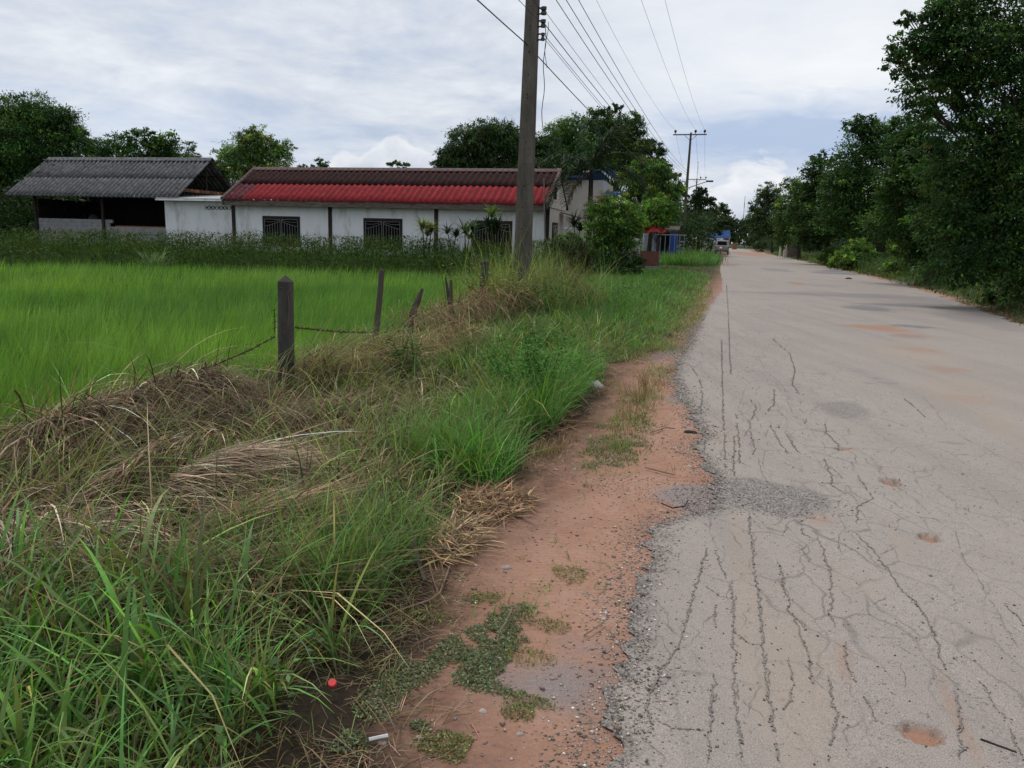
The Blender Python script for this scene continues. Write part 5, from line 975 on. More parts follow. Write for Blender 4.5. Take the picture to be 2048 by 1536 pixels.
# ornate arched fence panels and cream posts along the road
def rf(s0, t0):
    return lambda a, b, z: np.array([*(D2 * (s0 + a) + N2 * (t0 + b)), z])
PST = simple('cream_paint', [(0.3, (.36, .30, .24)), (0.7, (.50, .43, .35))], 4)
OG = 'ornate arched fence panels'
for k, (s0, lab) in enumerate([(62, 'nearest arched pale fence panel by the blue house'), (70, 'middle arched pale fence panel behind the striped pole base'), (88, 'farthest arched pale fence panel beside the cream posts')]):
    fr = rf(s0, -6.3); o = thing('arched_fence', lab, 'fence', fr(0, 0, 0), OG); q_ = MB(fr)
    for j in range(6):
        a = j * 1.1; q_.tube([(a, 0, 0), (a, 0, 1.7), (a + .28, 0, 2.2), (a + .55, 0, 2.5), (a + .82, 0, 2.2), (a + 1.1, 0, 1.7), (a + 1.1, 0, 0)], .055, 5, True)
        q_.tube([(a + .55, 0, 0), (a + .55, 0, 1.9)], .05, 5, True)
    q_.build('arches', WHITE, o); MB(fr).box((0, -.08, 0), (6.6, .08, .35)).build('plinth', PST, o)
for k, (px, Y, lab, zt) in enumerate([(1381, 84, 'nearest square cream post right of the striped pole base', 2.35), (1396, 95, 'second cream post, beside a dark gateway', 2.3), (1402, 104, 'third cream post nearer the parked pickup', 2.3), (1410, 110, 'fourth cream post just left of the grass tuft', 2.3)]): pillar('fence_post', lab, px, Y, .38, zt, PST, 'cream posts along the front yard', cap=False)
fr = rf(92, -6.0); o = thing('boundary_wall', 'low pink and cream wall between cream posts', 'wall', fr(0, 0, 0)); MB(fr).box((-3, -.1, -.1), (8, .1, .45)).build('base', WHITE, o); MB(fr).box((-3, -.09, .45), (8, .09, .75)).build('band', simple('pink_paint', [(0.3, (.42, .2, .15)), (0.7, (.5, .27, .2))], 3), o)
# tarp stall far off
tf = lambda a, b, z: np.array([*(aty(1430, 480, 118)[:2] + UR * a + VB * b), z])
ts = thing('roadside_stall', 'blue tarpaulin roofed stall beyond the parked pickup', 'stall', tf(0, 0, 0))
MB(tf).ext([(-1.9, 2.2), (-1.3, 3.3), (2.0, 3.5), (2.3, 2.3)], lambda p, w: tf(p[0], w, p[1] - .1 * w), 0, 2.5).build('tarpaulin', simple('blue_tarp', [(0.3, (.06, .14, .42)), (0.7, (.13, .24, .55))], 2, .5), ts)
MB(tf).box((-3.2, -.2, 2.0), (1.2, -.05, 2.2)).build('white_edge', WHITE, ts)
for a in (-1.7, 0, 2.0): MB(tf).box((a, 0, 0), (a + .1, .1, 2.3)).build('post', PST, ts)
fr = rf(205, 9.5)
# white posts on the right bank
for k, (px, py, Y, h_, lab) in enumerate([(1570, 505, 92, 1.5, 'pale concrete post in the shade of the right trees'), (1560, 505, 98, 1.4, 'thinner pale post left of the concrete one under the right trees')]):
    b = aty(px, py, Y); b[2] = 0; tag(MB().box((b[0] - .16 + .06 * k, b[1] - .1, 0), (b[0] + .16 - .06 * k, b[1] + .1, h_ + .1), .02).build('concrete_post', CREAM), lab, 'post', 'pale posts under the right trees')
b = aty(1580, 505, 93); wlr = MB().box((b[0] - .3, b[1], 0), (b[0] + 1.3, b[1] + .1, 1.2)).build('board_fence', FASC); tag(wlr, 'short weathered board fence under the right trees', 'fence')
b = aty(1470, 490, 190); tag(MB().box((b[0] - .6, b[1], 0), (b[0] + .5, b[1] + .3, 2.0)).box((b[0] - .7, b[1] - .1, 2.0), (b[0] + .6, b[1] + .4, 2.15)).build('signboard', BRK), 'small reddish wooden board far off at the road bend', 'sign')
tree('shrub', 'small dark bush with pale flowers far off on the right verge', 'shrub', 150, (1520, 500), [(1515, 490, 8), (1525, 488, 9), (1520, 497, 8)], leafL=.3, asp=.45, col=(.04, .06, .03), dens=2.0, group=BG, trunk_r=.04)

# concrete slab and step on the driveway
b = atz(1300, 538); tag(MB().box((b[0] - .45, b[1] - .3, -.03), (b[0] + .45, b[1] + .3, .14), .02).build('concrete_slab', simple('slab', [(0.3, (.14, .14, .13)), (0.7, (.25, .24, .23))], 5)), 'flat grey concrete slab by the clipped bush', 'slab')

# ================================================================== PICKUP and MOTORBIKE
TY = 104.0; tb = aty(1443, 503, TY); tz = .02
tfr = lambda a, b, z: np.array([*(tb[:2] + N2 * a + D2 * b), tz + z])          # a across, b forward
SILV = simple('grey_brown_paint', [(0.3, (.22, .20, .19)), (0.7, (.27, .25, .24))], 2, .35, .5)
tk = thing('pickup_truck', 'grey pickup truck parked on the left roadside, tail towards us', 'pickup', tfr(0, 2.4, 0))
side = lambda p, w: tfr(w, p[0], p[1])
MB().ext([(0, .45), (0, 1.12), (1.6, 1.14), (3.6, 1.12), (4.9, 1.0), (5.1, .85), (5.1, .42), (4.6, .40), (.3, .40)], side, -.93, .93).build('body', SILV, tk, bevel=.05)
MB().ext([(1.55, 1.13), (1.75, 1.80), (2.9, 1.84), (3.7, 1.13)], side, -.78, .78).build('cab', SILV, tk, bevel=.06)
MB(tfr).ext([(-.62, 1.22), (.62, 1.22), (.56, 1.70), (-.56, 1.70)], lambda p, w: tfr(p[0], w + (p[1] - 1.13) * .3, p[1]), 1.50, 1.53).build('rear_window', BLACK, tk)
MB(tfr).box((-.80, -.03, .62), (.80, -.003, 1.06)).build('tailgate', SILV, tk, bevel=.02)
MB(tfr).box((-.90, -.14, .38), (.90, -.01, .52)).build('bumper', DARKW, tk, bevel=.02)
for a in (-.90, .80): MB(tfr).box((a, -.04, .70), (a + .1, -.004, 1.04)).build('tail_lamp', simple('red_lamp', [(0.3, (.30, .02, .02)), (0.7, (.40, .03, .03))], 4, .3), tk)
TYR = simple('tyre_rubber', [(0.3, (.012, .012, .012)), (0.7, (.025, .025, .025))], 8, .9)
for b in (.95, 4.15):
    for a in (-.80, .80):
        w_ = MB().tube([tfr(a - .12, b, .36), tfr(a + .12, b, .36)], .36, 18).build('wheel', TYR, tk, bevel=.02); MB().tube([tfr(a - .13, b, .36), tfr(a + .13, b, .36)], .20, 14).build('rim', GRILL, w_)
mk = lambda a, b, z: np.array([*(aty(1441, 503, 100.8)[:2] + N2 * a + D2 * b), tz + z])
mc = thing('motorcycle', 'white and red motorcycle standing behind the parked pickup', 'motorcycle', mk(0, .6, 0))
for b in (.28, 1.5): w_ = MB().tube([mk(-.05, b, .29), mk(.05, b, .29)], .29, 16).build('wheel', TYR, mc); MB().tube([mk(-.055, b, .29), mk(.055, b, .29)], .2, 12).build('rim', GRILL, w_)
MB().ext([(.1, .62), (.05, .78), (.5, .85), (1.1, .75), (1.4, 1.0), (1.55, .95), (1.35, .45), (.6, .4)], lambda p, w: mk(w, p[0], p[1]), -.14, .14).build('fairing', WHITE, mc, bevel=.03)
MB().ext([(.05, .80), (.1, .90), (1.0, .84), (1.05, .76)], lambda p, w: mk(w, p[0], p[1]), -.15, .15).build('seat', simple('pale_pink_seat', [(0.3, (.5, .33, .33)), (0.7, (.6, .42, .42))], 3), mc, bevel=.02)
MB().box((0, 0, 0), (0, 0, 0)) ; MB(mk).box((-.12, -.02, .55), (.12, .05, .72)).build('tail_lamp', simple('red_lens', [(0.3, (.45, .03, .04)), (0.7, (.5, .05, .05))], 3, .3), mc)
MB().tube([mk(-.35, 1.25, 1.05), mk(0, 1.35, 1.0), mk(.35, 1.25, 1.05)], .022, 6).build('handlebar', TYR, mc); MB().tube([mk(0, 1.35, 1.0), mk(0, 1.5, .3)], .035, 6).build('fork', GRILL, mc)

# ================================================================== UTILITY POLES and WIRES
def concmat(name, a, b, c):
    m, nt, bs = mat(name); co = N(nt, 'ShaderNodeTexCoord').outputs['Object']
    base = ramp(nt, noise(nt, 3, 8, .7, mapping(nt, (1.6, 1.6, .35))), [(0.25, a), (0.5, b), (0.8, c)])
    base = mix(nt, ramp(nt, noise(nt, 14, 5, .7, co), [(0.55, (0, 0, 0)), (0.75, (.6, .6, .6))]), base, a)
    nt.links.new(base, bs.inputs['Base Color']); bs.inputs['Roughness'].default_value = .95; bs.inputs['Specular IOR Level'].default_value = .1; bump(nt, bs, noise(nt, 40, 5, .7, co), .5, .006); return m
POLEM = concmat('pole_concrete', (.04, .034, .028), (.112, .099, .082), (.20, .178, .15)); POSTM = concmat('post_concrete', (.028, .026, .022), (.082, .077, .066), (.19, .178, .155))
METAL = simple('dark_steel', [(0.3, (.03, .03, .03)), (0.7, (.07, .065, .06))], 8, .6); CERAM = simple('brown_ceramic', [(0.3, (.02, .015, .014)), (0.7, (.04, .03, .028))], 4, .3, .5); WIREM = simple('wire_black', [(0.3, (.03, .03, .032)), (0.7, (.06, .06, .062))], 2, .6); STEELX = simple('rust_steel', [(0.3, (.10, .055, .05)), (0.7, (.16, .09, .08))], 4, .7)
PG = 'utility poles along the left of the road'
def upole(label, s, t, base_w, top_w, Ht, lean=(0, 0), spike=False, rack=True, striped=False, lamp=False, holes=True, xoff=(-1.4, .45, 1.25), xz=-.35):
    c = S(s, t, -.3); fr0 = lambda a, b, z: c * np.array((1, 1, 0)) + np.array([*(N2 * (a + lean[0] * max(z, 0)) + D2 * (b + lean[1] * max(z, 0))), z])
    o = thing('utility_pole', label, 'utility pole', c * np.array((1, 1, 0)), PG); q = MB(fr0)
    w0, w1 = base_w / 2, top_w / 2; ch = .18; secs = []
    for z, w_ in ((-.3, w0), (Ht * .25, w0 * .75 + w1 * .25), (Ht * .5, (w0 + w1) / 2), (Ht, w1)):
        k = w_ * ch; pr = [(-w_ + k, -w_), (w_ - k, -w_), (w_, -w_ + k), (w_, w_ - k), (w_ - k, w_), (-w_ + k, w_), (-w_, w_ - k), (-w_, -w_ + k)]; secs.append([q.pt(fr0(a, b, z)) for a, b in pr])
    for A, B_ in zip(secs, secs[1:]):
        for j in range(8): q.f.append([A[j], A[(j + 1) % 8], B_[(j + 1) % 8], B_[j]])
    q.f.append(secs[0][::-1]); q.f.append(secs[-1]); q.build('shaft', POLEM, o)
    if holes:
        hq = MB(fr0)
        for z in list(np.arange(1.3, Ht - .5, .42)) + [5.1, 4.3, 5.55]:
            w_ = w0 + (w1 - w0) * z / Ht; hq.tube([(rng.normal(0, .004), -w_ - .0015, z), (0, -w_ + .01, z)], .014, 8, True)
        hq.build('bolt_hole', BLACK, o)
    zx = Ht + xz; MB(fr0).box((-1.62, -w1 - .10, zx - .05), (1.45, -w1 - .005, zx + .05)).build('crossarm', STEELX, o)
    bq = MB(fr0); bq.tube([(-.55, -w1 - .05, zx - .05), (-.06, -w1 - .02, zx - .5)], .022, 5, True).tube([(.55, -w1 - .05, zx - .05), (.06, -w1 - .02, zx - .5)], .022, 5, True); bq.build('brace', STEELX, o)
    for a in xoff: MB(fr0).lathe((a, -w1 - .05, zx + .05), [(.02, 0), (.02, .10), (.06, .12), (.11, .2), (.125, .26), (.10, .33), (.05, .38), (.02, .40)], 12).build('insulator', CERAM, o)
    if spike: MB(fr0).tube([(0, 0, Ht), (0, 0, Ht + 2.6)], .03, 6, True).build('lightning_rod', METAL, o)
    if striped:
        for k in range(5):
            z = .25 + k * .3; w_ = w0 + .004; MB(fr0).box((-w_, -w_, z), (w_, w_, z + .15)).build('white_stripe', WHITE, o)
    if rack:
        w_ = w0 + (w1 - w0) * .5
        for z, wi in ((5.85, .055), (5.62, .05), (5.38, .035)):
            ra = MB(fr0).box((w_ - .02, -.03, z + .04), (w_ + .16, .0, z + .065)).box((w_ - .02, -.03, z - .065), (w_ + .16, .0, z - .04)).build('spool_bracket', METAL, o)
            MB(fr0).lathe((w_ + .115, -.015, z - .07), [(wi, 0), (wi * 1.05, .05), (wi * .6, .07), (wi * .95, .09), (wi, .14)], 12).build('spool_insulator', CERAM, ra)
    if lamp:
        l_ = MB(fr0).tube([(.05, -.1, 6.5), (1.1, -.5, 6.85), (1.9, -.7, 7.1)], .04, 6, True).build('lamp_arm', GRILL, o); MB(fr0).box((1.75, -.85, 7.04), (2.4, -.6, 7.18)).build('lamp_head', METAL, l_)
    return o
def dup_band(): pass
S1, T1 = 15.5, -4.02
upole('tall weathered concrete pole with bolt holes rising from the grass mound', S1, T1, .335, .14, 11.9, lean=(.012, 0), xoff=(-1.95, -.2, .75))
upole('middle pole with steel crossarm, street lamp and striped base', 76.5, -4.05, .36, .17, 11.55, lean=(.012, 0), striped=True, lamp=True, holes=False, xoff=(-1.42, .42, 1.25), xz=-.2)
upole('farthest pole with a crossarm and thin lightning rod', 128, -5.2, .34, .17, 11.3, lean=(.004, 0), spike=True, rack=False, holes=False, xoff=(-1.4, .55, 1.35), xz=-.1)
def wire(label, A, B_, sag, r, group, n=26, name='power_line'):
    A = np.array(A, float); B_ = np.array(B_, float); P = []
    for k in np.linspace(0, 1, n):
        p = A + (B_ - A) * k; p = p.copy(); p[2] -= 4 * sag * k * (1 - k); P.append(p)
    return tag(MB().tube(P, r, 5).build(name, WIREM), label, 'power line', group)
WG = 'overhead wires along the road'
hv1 = [S(S1, T1 - 2.1 + .14, 11.95), S(S1, T1 - .35 + .14, 11.95), S(S1, T1 + .62 + .14, 11.95)]
hv2 = [S(76.4, -4.05 - 1.42 + .13, 11.75), S(76.4, -4.05 + .42 + .13, 11.75), S(76.4, -4.05 + 1.25 + .13, 11.75)]
hv3 = [S(128, -5.2 - 1.4, 11.6), S(128, -5.2 + .55, 11.6), S(128, -5.2 + 1.35, 11.6)]
for a, b, c, nm in zip(hv1, hv2, hv3, ('leftmost', 'middle', 'rightmost')):
    wire(f'{nm} of the three thin wires running to the crossarm of the middle pole', a, b, 1.0, .0065, WG)
    wire(f'{nm} wire between the crossarms of the middle and farthest poles', b, c, .8, .0085, WG)
    wire(f'{nm} crossarm wire passing overhead towards the camera side', a, a - (b - a) * .95, 1.0, .0065, WG) if False else None
far_z = (7.3, 7.0, 6.7, 6.4)
for k, (z1, dt, z2, r_, lab) in enumerate([(7.15, .26, 8.0, .009, 'highest thick wire from the tall pole to the treetops'), (6.75, .24, 7.8, .009, 'second thick wire from the tall pole to the treetops'), (6.5, .2, 7.6, .009, 'third thick wire from the tall pole to the treetops')]): wire(lab, S(S1, T1 + dt, z1), S(76.4, -3.85, z2), .6, r_, WG)
for k, (z1, dt, z2, r_, lab) in enumerate([(5.85, .21, 7.2, .005, 'thin faint wire leaving the top spool insulator'), (5.62, .21, 6.9, .009, 'thick wire leaving the second spool insulator'), (5.42, .21, 6.6, .006, 'upper of two close wires leaving the lowest spool insulator'), (5.37, .20, 6.4, .005, 'lower of two close wires leaving the lowest spool insulator')]):
    wire(lab, S(S1 - .02, T1 + dt + .11, z1), S(76.4, -3.85, z2), .55, r_, WG)
    if k in (0, 1): wire(f'{("upper", "lower")[k]} of two close wires coming in to the tall pole from the left', S(S1 - 40, T1 + dt, z1 + .6), S(S1 - .02, T1 + dt + .06, z1), .5, .006, WG)
wire('thick sagging cable tied to the tall pole, running on to the trees', S(S1 - .2, T1 + .02, 5.22), S(76.4, -3.9, 6.1), .55, .011, WG, name='telephone_cable'); wire('thick cable coming in from the left to the tall pole', S(S1 - 40, T1 + .0, 6.0), S(S1 - .2, T1 + .02, 5.22), .45, .011, WG, name='telephone_cable')
c0 = S(S1, T1 + .34, 5.55); P = [c0 + np.array([.02 * math.sin(k * 1.1), 0, -k * .155]) for k in range(13)]; tag(MB().tube(P, .008, 5).build('hanging_cable', WIREM), 'loose cable hanging straight down beside the tall pole', 'cable', WG)
P = [c0 + np.array([.03 + .03 * math.sin(k * .9 + 1), -.02, .1 - k * .12]) for k in range(8)]; tag(MB().tube(P, .006, 5).build('hanging_cable', WIREM), 'short looped cable end under the spool insulators of the tall pole', 'cable', WG)
b = aty(1484, 470, 620); b[2] = 0; zt = aty(1484, 392, 620)[2]; mst = thing('radio_mast', 'very thin red and white radio mast far beyond the road', 'mast', b)
for k in range(8): MB().box((b[0] - .20, b[1] - .2, zt * k / 8), (b[0] + .20, b[1] + .2, zt * (k + 1) / 8)).build('mast_section', WHITE if k % 2 else STEELX, mst)

# ================================================================== FENCE POSTS and BARBED WIRE
FG = 'old fence posts along the paddy'
def cpost(label, px, py_top, Y, w, wob, H_=None):
    p = aty(px, py_top, Y); z = p[2]; o = thing('fence_post', label, 'post', (p[0], p[1], -.1), FG); a = AZ + .15
    fr = lambda u, v, q: np.array([p[0] + u * math.cos(a) + v * math.sin(a) + wob[0] * (q - z), p[1] - u * math.sin(a) + v * math.cos(a) + wob[1] * (q - z), q])
    h = w / 2; q = MB(fr); lv = [(-.15, h), (.3, h * .99), (z - .30, h * .96), (z - .05, h * .94)]; R_ = []
    for zz, r in lv:
        k = r * .12; R_.append([q.pt(fr(a_ * 1, b_ * 1, zz)) for a_, b_ in [(-r + k, -r), (r - k, -r), (r, -r + k), (r, r - k), (r - k, r), (-r + k, r), (-r, r - k), (-r, -r + k)]])
    for A, B_ in zip(R_, R_[1:]):
        for j in range(8): q.f.append([A[j], A[(j + 1) % 8], B_[(j + 1) % 8], B_[j]])
    q.f.append(R_[0][::-1]); ap = q.pt(fr(0, 0, z + .015))
    for j in range(8): q.f.append([R_[-1][j], R_[-1][(j + 1) % 8], ap])
    q.build('post_body', POSTM, o); wr = MB(fr)
    for zz in (z - .12, z - .55): wr.tube([(h * 1.08 * math.cos(t), h * 1.08 * math.sin(t) * 1.0, zz + .02 * math.sin(3 * t)) for t in np.linspace(0, 6.28, 14)], .004, 4, True)
    wr.tube([(h * 1.05, -h * .6, z - .18), (h * 1.5, -h * .9, z - .3), (h * 1.15, -h, z - .5)], .004, 4, True).build('binding_wire', STEELX, o)
cpost('thick concrete post with pyramid top, nearest of the fence line', 571, 553, 7.5, .118, (0.02, 0)); cpost('shorter concrete post with pyramid top by the grass mound', 971, 518, 14.0, .12, (.05, 0))
POSTW = simple('grey_old_wood', [(0.3, (.05, .042, .035)), (0.6, (.12, .10, .085)), (0.8, (.22, .19, .16))], 10, .95, .1, stretch=(1, 1, .12), bmp=.6, bdist=.01)
def wpost(label, pts, Y, r, n=9):
    P = [aty(a, b, Y) for a, b in pts]; return tag(MB().tube(P, r, n).build('wooden_post', POSTW), label, 'post', FG)
wpost('slim leaning round wooden post with a flat top', [(764, 540), (758, 610), (750, 680), (742, 760)], 9.8, [.035, .037, .040, .042])
wpost('short split grey stump leaning right between wooden posts', [(845, 577), (836, 600), (826, 625), (815, 680)], 10.8, [.018, .045, .05, .045])
wpost('dark crooked twin stick, left and thinner half', [(891, 555), (897, 590), (903, 630), (905, 690)], 11.8, [.012, .03, .035, .03])
wpost('dark upright stick beside the crooked twin stick', [(902, 560), (902, 600), (906, 640), (905, 690)], 11.7, [.022, .028, .035, .04])
RUST = simple('rusty_wire', [(0.3, (.035, .022, .017)), (0.7, (.10, .055, .04))], 30, .9)
def barbed(label, pts):
    P = np.array([aty(*p) for p in pts]); L = np.r_[0, np.cumsum(np.linalg.norm(np.diff(P, axis=0), axis=1))]; k = np.arange(0, L[-1], .02); Q_ = np.stack([np.interp(k, L, P[:, j]) for j in range(3)], 1); q = MB()
    for ph in (0, math.pi): q.tube([p + .005 * np.array([0, math.cos(i * .5 + ph), math.sin(i * .5 + ph)]) for i, p in enumerate(Q_)], .0042, 4)
    for i in range(3, len(Q_) - 3, 5):
        for g_ in range(2):
            d = rng.normal(0, 1, 3); d /= np.linalg.norm(d); q.tube([Q_[i] - d * .028, Q_[i] + d * .028], .003, 4)
    return tag(q.build('barbed_wire', RUST), label, 'barbed wire', 'barbed wire strands of the paddy fence')
barbed('rusty barbed wire sagging from the thick concrete post to the left edge', [(-80, 895, 4.35), (0, 882, 4.6), (90, 850, 4.9), (190, 812, 5.35), (300, 770, 5.95), (430, 730, 6.6), (500, 700, 7.05), (552, 672, 7.42)])
barbed('rusty barbed wire between the thick concrete post and slim wooden post', [(590, 655, 7.5), (640, 660, 8.1), (690, 664, 8.8), (752, 665, 9.75)])
barbed('slack end of barbed wire dangling beside the draped dead grass', [(430, 735, 6.6), (450, 755, 6.5), (480, 775, 6.4)])
P = [aty(549, y, 7.45) for y in (618, 640, 665)]; q = MB().tube(P, .004, 4)
for y in (620, 632, 645, 656): c_ = aty(549, y, 7.45); q.tube([c_ - np.array([.02, 0, .01]), c_ + np.array([.02, .01, .01])], .003, 4)
tag(q.build('barbed_wire', RUST), 'short upright scrap of barbed wire left of the thick concrete post', 'barbed wire', 'barbed wire strands of the paddy fence')

# ================================================================== LITTER
def blob(name, label, category, px, py, sz, m, seed, n=10, flat=.5, group=None):
    c = atz(px, py, -.01); c = np.array(on_ground(*[np.array([q]) for q in st(c)])[0]); c[2] -= sz[2] * .18; V = []; q = MB()
    rr_ = random.Random(seed); U_ = np.linspace(0, 6.283, 13)[:-1]
    prof = [(1, 0), (1.05, .25), (.75, .7), (.3, 1.0)]; rings = []
    for r, z in prof: rings.append([q.pt(c + np.array([sz[0] * r * math.cos(a) * rr_.uniform(.75, 1.2), sz[1] * r * math.sin(a) * rr_.uniform(.75, 1.2), sz[2] * z * rr_.uniform(.6, 1.2)])) for a in U_])
    for A, B_ in zip(rings, rings[1:]):
        for j in range(12): q.f.append([A[j], A[(j + 1) % 12], B_[(j + 1) % 12], B_[j]])
    q.f.append(rings[0][::-1]); q.f.append(rings[-1]); return tag(q.build(name, m, smooth=True), label, category, group)
PLAST = simple('dirty_white_plastic', [(0.3, (.38, .34, .31)), (0.7, (.62, .58, .54))], 25, .6)
blob('plastic_bag', 'crumpled dirty white plastic bag on the dirt shoulder', 'plastic bag', 1188, 773, (.10, .07, .07), PLAST, 3); blob('plastic_bag', 'tiny white scrap of plastic in the lush verge grass', 'plastic bag', 1122, 678, (.06, .05, .06), PLAST, 8)
blob('sandal', 'small dark worn sandal lying on the dirt by the asphalt edge', 'sandal', 1380, 866, (.06, .03, .022), TYR, 5)
c = atz(650, 1394); z = float(ground_z(c[0], c[1])); cap = MB().lathe((0, 0, 0), [(.014, 0), (.0145, .008), (.013, .011)], 16); cap.v = [np.array([v[0], v[1] * .9 - v[2] * .5, v[2] + v[1] * .5]) + c + np.array([.03, -.015, z + .045]) for v in cap.v]; tag(cap.build('bottle_cap', simple('bright_red', [(0.3, (.62, .045, .05)), (0.7, (.68, .06, .06))], 9, .4)), 'small bright red bottle cap on the dark soil', 'bottle cap')
def stick(label, pts, r, m, name='stick', z=.012, group='dry sticks lying on the ground'):
    P = []
    for p in pts: q = atz(*p[:2]); q[2] = max(float(ground_z(q[0], q[1])), 0) + (p[2] if len(p) > 2 else z); P.append(q)
    return tag(MB().tube(P, r, 5).build(name, m), label, 'stick', group)
TWIG = simple('twig', [(0.3, (.16, .10, .065)), (0.7, (.30, .21, .14))], 20)
stick('long curved pale stem lying across the dirt below the verge', [(745, 1252), (800, 1225), (860, 1205), (880, 1190), (900, 1135)], .004, TWIG); stick('short forked stem joining the long curved one', [(858, 1140, .03), (868, 1170), (877, 1192)], .003, TWIG)
stick('thin dark twig lying on the asphalt at the right', [(1960, 1485), (2000, 1500), (2032, 1512)], .004, DARKW); stick('curved thin twig on the dirt beside the gravel patch', [(1322, 1010), (1345, 1020), (1370, 1016), (1376, 1004)], .004, DARKW)
stick('pale straight twig on the dirt above the gravel patch', [(1290, 938), (1320, 946), (1350, 953)], .005, TWIG); stick('pale bent twig beside the grassy island', [(1300, 868), (1330, 858), (1350, 860)], .005, TWIG)
stick('white broken stick at the bottom edge of the grass', [(738, 1486), (760, 1481), (776, 1478)], .006, WHITE); stick('thin dry stalk crossing the creeping weeds', [(995, 1285, .04), (1010, 1265, .04), (1023, 1240, .05)], .003, TWIG); stick('short dry twig on the dirt right of the weeds', [(1168, 1276), (1190, 1262), (1210, 1247)], .003, TWIG)
stick('broken grey bark strip standing at the edge of the verge', [(850, 1167, .01), (835, 1140, .05), (822, 1110, .14), (815, 1106, .17)], .011, POSTW)
SG_ = 'loose stones on the dirt shoulder'; STN = simple('pale_stone', [(0.3, (.30, .24, .20)), (0.7, (.48, .41, .36))], 20, .9)
for k, (px, py, r_, lab) in enumerate([(1012, 1137, .025, 'largest pinkish stone on the smooth dirt'), (1000, 1321, .015, 'flat reddish stone at the lower edge of the creeping weeds'), (966, 1425, .014, 'grey oval stone on the dirt near the bottom'), (1040, 1470, .013, 'pale stone close to the bottom of the dirt strip'), (1168, 1188, .012, 'small white flake right of the weeds'), (970, 1066, .016, 'pale stone at the edge of the dead grass'), (1150, 940, .018, 'white stone left of the grassy island'), (838, 1477, .012, 'small brown stone beside the lower left weeds'), (1170, 1296, .009, 'tiny white pebble beyond the right end of the weeds'), (765, 1488, .014, 'brown pebble beside the white broken stick')]): blob('stone', lab, 'stone', px, py, (r_, r_ * .8, r_ * .8), STN, 20 + k, group=SG_)
blob('rubble', 'dark lump of broken asphalt on the right dirt edge', 'rubble', 1697, 559, (.16, .10, .08), DARKW, 51)

# ================================================================== SKY and LIGHT
w = bpy.data.worlds.new('World'); sc.world = w; w.use_nodes = True; nt = w.node_tree; bg = nt.nodes['Background']
SUN_EL, SUN_AZ = math.radians(64), math.radians(-28)               # azimuth from +Y towards +X
sky = N(nt, 'ShaderNodeTexSky', sky_type='NISHITA', sun_disc=False, sun_elevation=SUN_EL, sun_rotation=SUN_AZ, air_density=1.0, dust_density=1.5, ozone_density=2.0)
tc = N(nt, 'ShaderNodeTexCoord').outputs['Generated']; sx = N(nt, 'ShaderNodeSeparateXYZ'); nt.links.new(tc, sx.inputs[0])
zc = mth(nt, 'MAXIMUM', sx.outputs[2], 0.0); den = mth(nt, 'ADD', zc, .16)
cb = N(nt, 'ShaderNodeCombineXYZ'); nt.links.new(mth(nt, 'DIVIDE', sx.outputs[0], den), cb.inputs[0]); nt.links.new(mth(nt, 'DIVIDE', sx.outputs[1], den), cb.inputs[1])
hi = noise(nt, 1.3, 8, .60, cb.outputs[0], .35); hi2 = noise(nt, 4.2, 7, .62, cb.outputs[0], .5)
KW = 10.0                                                         # colours below are divided by the background strength 0.1
sc3 = lambda c: tuple(a * KW for a in c)
cloud = ramp(nt, mth(nt, 'ADD', mth(nt, 'MULTIPLY', hi, .72), mth(nt, 'MULTIPLY', hi2, .28)), [(0.37, (.42, .485, .61)), (0.45, (.52, .575, .675)), (0.52, (.61, .65, .715)), (0.60, (.715, .745, .79)), (0.70, (.81, .825, .85))])
cv_ = mix(nt, 1.0, cloud, (KW, KW, KW), 'MULTIPLY')
base = mix(nt, .93, sky.outputs[0], cv_)
def dirmask(px, py, rx, ry, soft=.5):
    d = ray(px, py); d = d / np.linalg.norm(d); a0 = math.atan2(d[0], d[1]); e0 = d[2]
    ax = mth(nt, 'ARCTAN2', sx.outputs[0], sx.outputs[1]); u = mth(nt, 'DIVIDE', mth(nt, 'SUBTRACT', ax, a0), rx); v = mth(nt, 'DIVIDE', mth(nt, 'SUBTRACT', sx.outputs[2], e0), ry)
    return u, v
def ell(px, py, rx, ry, nzw=.5):
    u, v = dirmask(px, py, rx, ry); r = mth(nt, 'SQRT', mth(nt, 'ADD', mth(nt, 'MULTIPLY', u, u), mth(nt, 'MULTIPLY', v, v)))
    r = mth(nt, 'ADD', r, mth(nt, 'MULTIPLY', mth(nt, 'SUBTRACT', hi2, .5), nzw * 2)); return ramp(nt, r, [(0.35, (1, 1, 1)), (1.0, (0, 0, 0))])
# pale bright break at upper right, blue grey band lower right, blue tint at the left
base = mix(nt, mth(nt, 'MULTIPLY', ell(1560, 120, .30, .16), .62), base, sc3((.84, .86, .885)))
base = mix(nt, mth(nt, 'MULTIPLY', ell(1600, 272, .26, .050, .45), .85), base, sc3((.36, .46, .65)))
base = mix(nt, mth(nt, 'MULTIPLY', ell(120, 250, .40, .06, .5), .35), base, sc3((.55, .64, .80)))
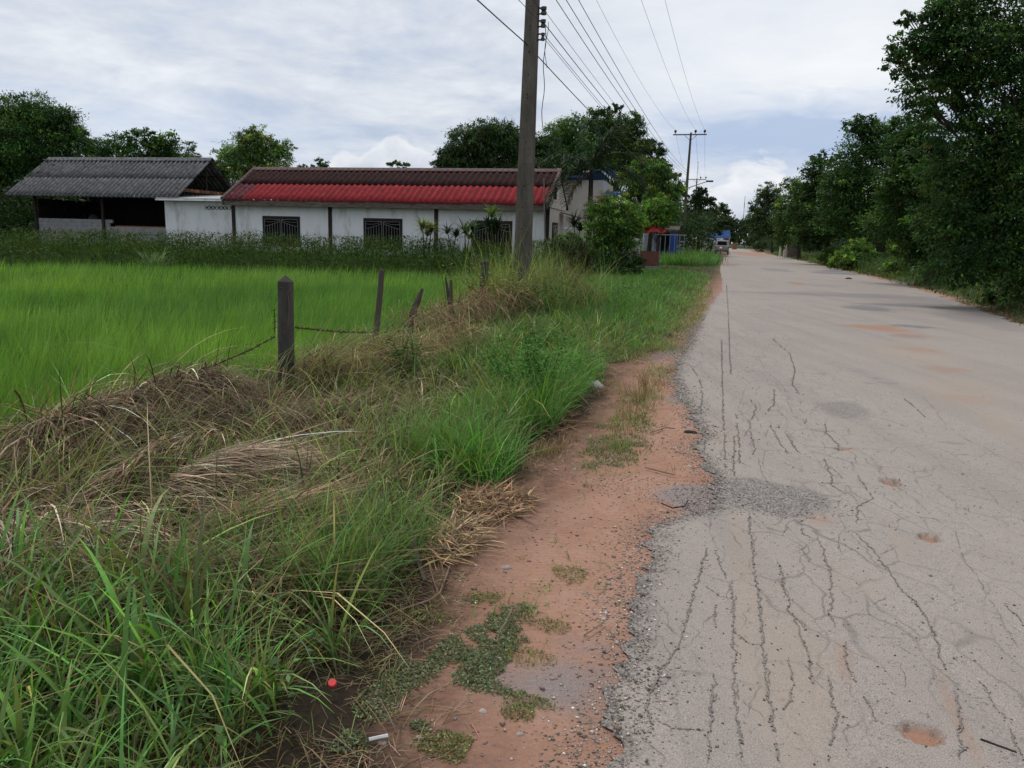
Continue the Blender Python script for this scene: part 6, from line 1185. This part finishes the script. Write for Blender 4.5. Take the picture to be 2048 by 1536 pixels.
# cumulus bank near the horizon
cm3 = N(nt, 'ShaderNodeMapping'); cm3.inputs['Scale'].default_value = (1, 1, 1.7); nt.links.new(tc, cm3.inputs[0])
cn = noise(nt, 11, 8, .58, cm3.outputs[0], .3); cn2 = noise(nt, 3.0, 2, .5, tc)
azn = mth(nt, 'ARCTAN2', sx.outputs[0], sx.outputs[1]); topz = None
for (px, py, wd) in ((1520, 322, .085), (1640, 352, .12), (1405, 372, .07), (690, 308, .055), (800, 276, .09), (560, 345, .10)):
    d = ray(px, py); d = d / np.linalg.norm(d); u = mth(nt, 'DIVIDE', mth(nt, 'SUBTRACT', azn, math.atan2(d[0], d[1])), wd)
    bell = mth(nt, 'MULTIPLY', mth(nt, 'POWER', 2.718, mth(nt, 'MULTIPLY', mth(nt, 'MULTIPLY', u, u), -1.0)), float(d[2])); topz = bell if topz is None else mth(nt, 'MAXIMUM', topz, bell)
hgt = mth(nt, 'SUBTRACT', mth(nt, 'ADD', topz, mth(nt, 'MULTIPLY', mth(nt, 'SUBTRACT', cn, .5), .085)), sx.outputs[2])
cmask = ramp(nt, mth(nt, 'MULTIPLY_ADD', hgt, 30, .45), [(0.42, (0, 0, 0)), (0.60, (1, 1, 1))])
cshade = ramp(nt, mth(nt, 'ADD', mth(nt, 'MULTIPLY', hgt, 7.0), mth(nt, 'MULTIPLY', cn, .6)), [(0.26, (.80, .82, .85)), (0.42, (.66, .69, .745)), (0.62, (.50, .545, .63)), (0.9, (.58, .63, .71))])
base = mix(nt, mth(nt, 'MULTIPLY', cmask, .9), base, mix(nt, 1.0, cshade, (KW, KW, KW), 'MULTIPLY'))
nt.links.new(base, bg.inputs[0]); bg.inputs[1].default_value = 0.1
sd = bpy.data.lights.new('sun', 'SUN'); sd.energy = 1.5; sd.angle = math.radians(20); sd.color = (1, .96, .90)
so = bpy.data.objects.new('sun', sd); C.objects.link(so)
from mathutils import Vector
dv = Vector((math.sin(SUN_AZ) * math.cos(SUN_EL), math.cos(SUN_AZ) * math.cos(SUN_EL), math.sin(SUN_EL))); so.rotation_euler = dv.to_track_quat('Z', 'Y').to_euler(); so.location = (0, 0, 40)

# ================================================================== CAMERA
from mathutils import Matrix
cam = bpy.data.cameras.new('camera'); co = bpy.data.objects.new('camera', cam); C.objects.link(co)
cam.sensor_width = 36; cam.lens = F / 2048 * 36; cam.clip_start = .05; cam.clip_end = 4000
M3 = Matrix(((rt[0], up[0], -fw[0]), (rt[1], up[1], -fw[1]), (rt[2], up[2], -fw[2]))); co.matrix_world = Matrix.Translation((0, 0, CZ)) @ M3.to_4x4(); sc.camera = co
vs = sc.view_settings; vs.view_transform = 'Standard'; vs.look = 'None'; vs.exposure = 0.2; vs.gamma = 1.0
sc.cycles.max_bounces = 6; sc.cycles.use_denoising = True
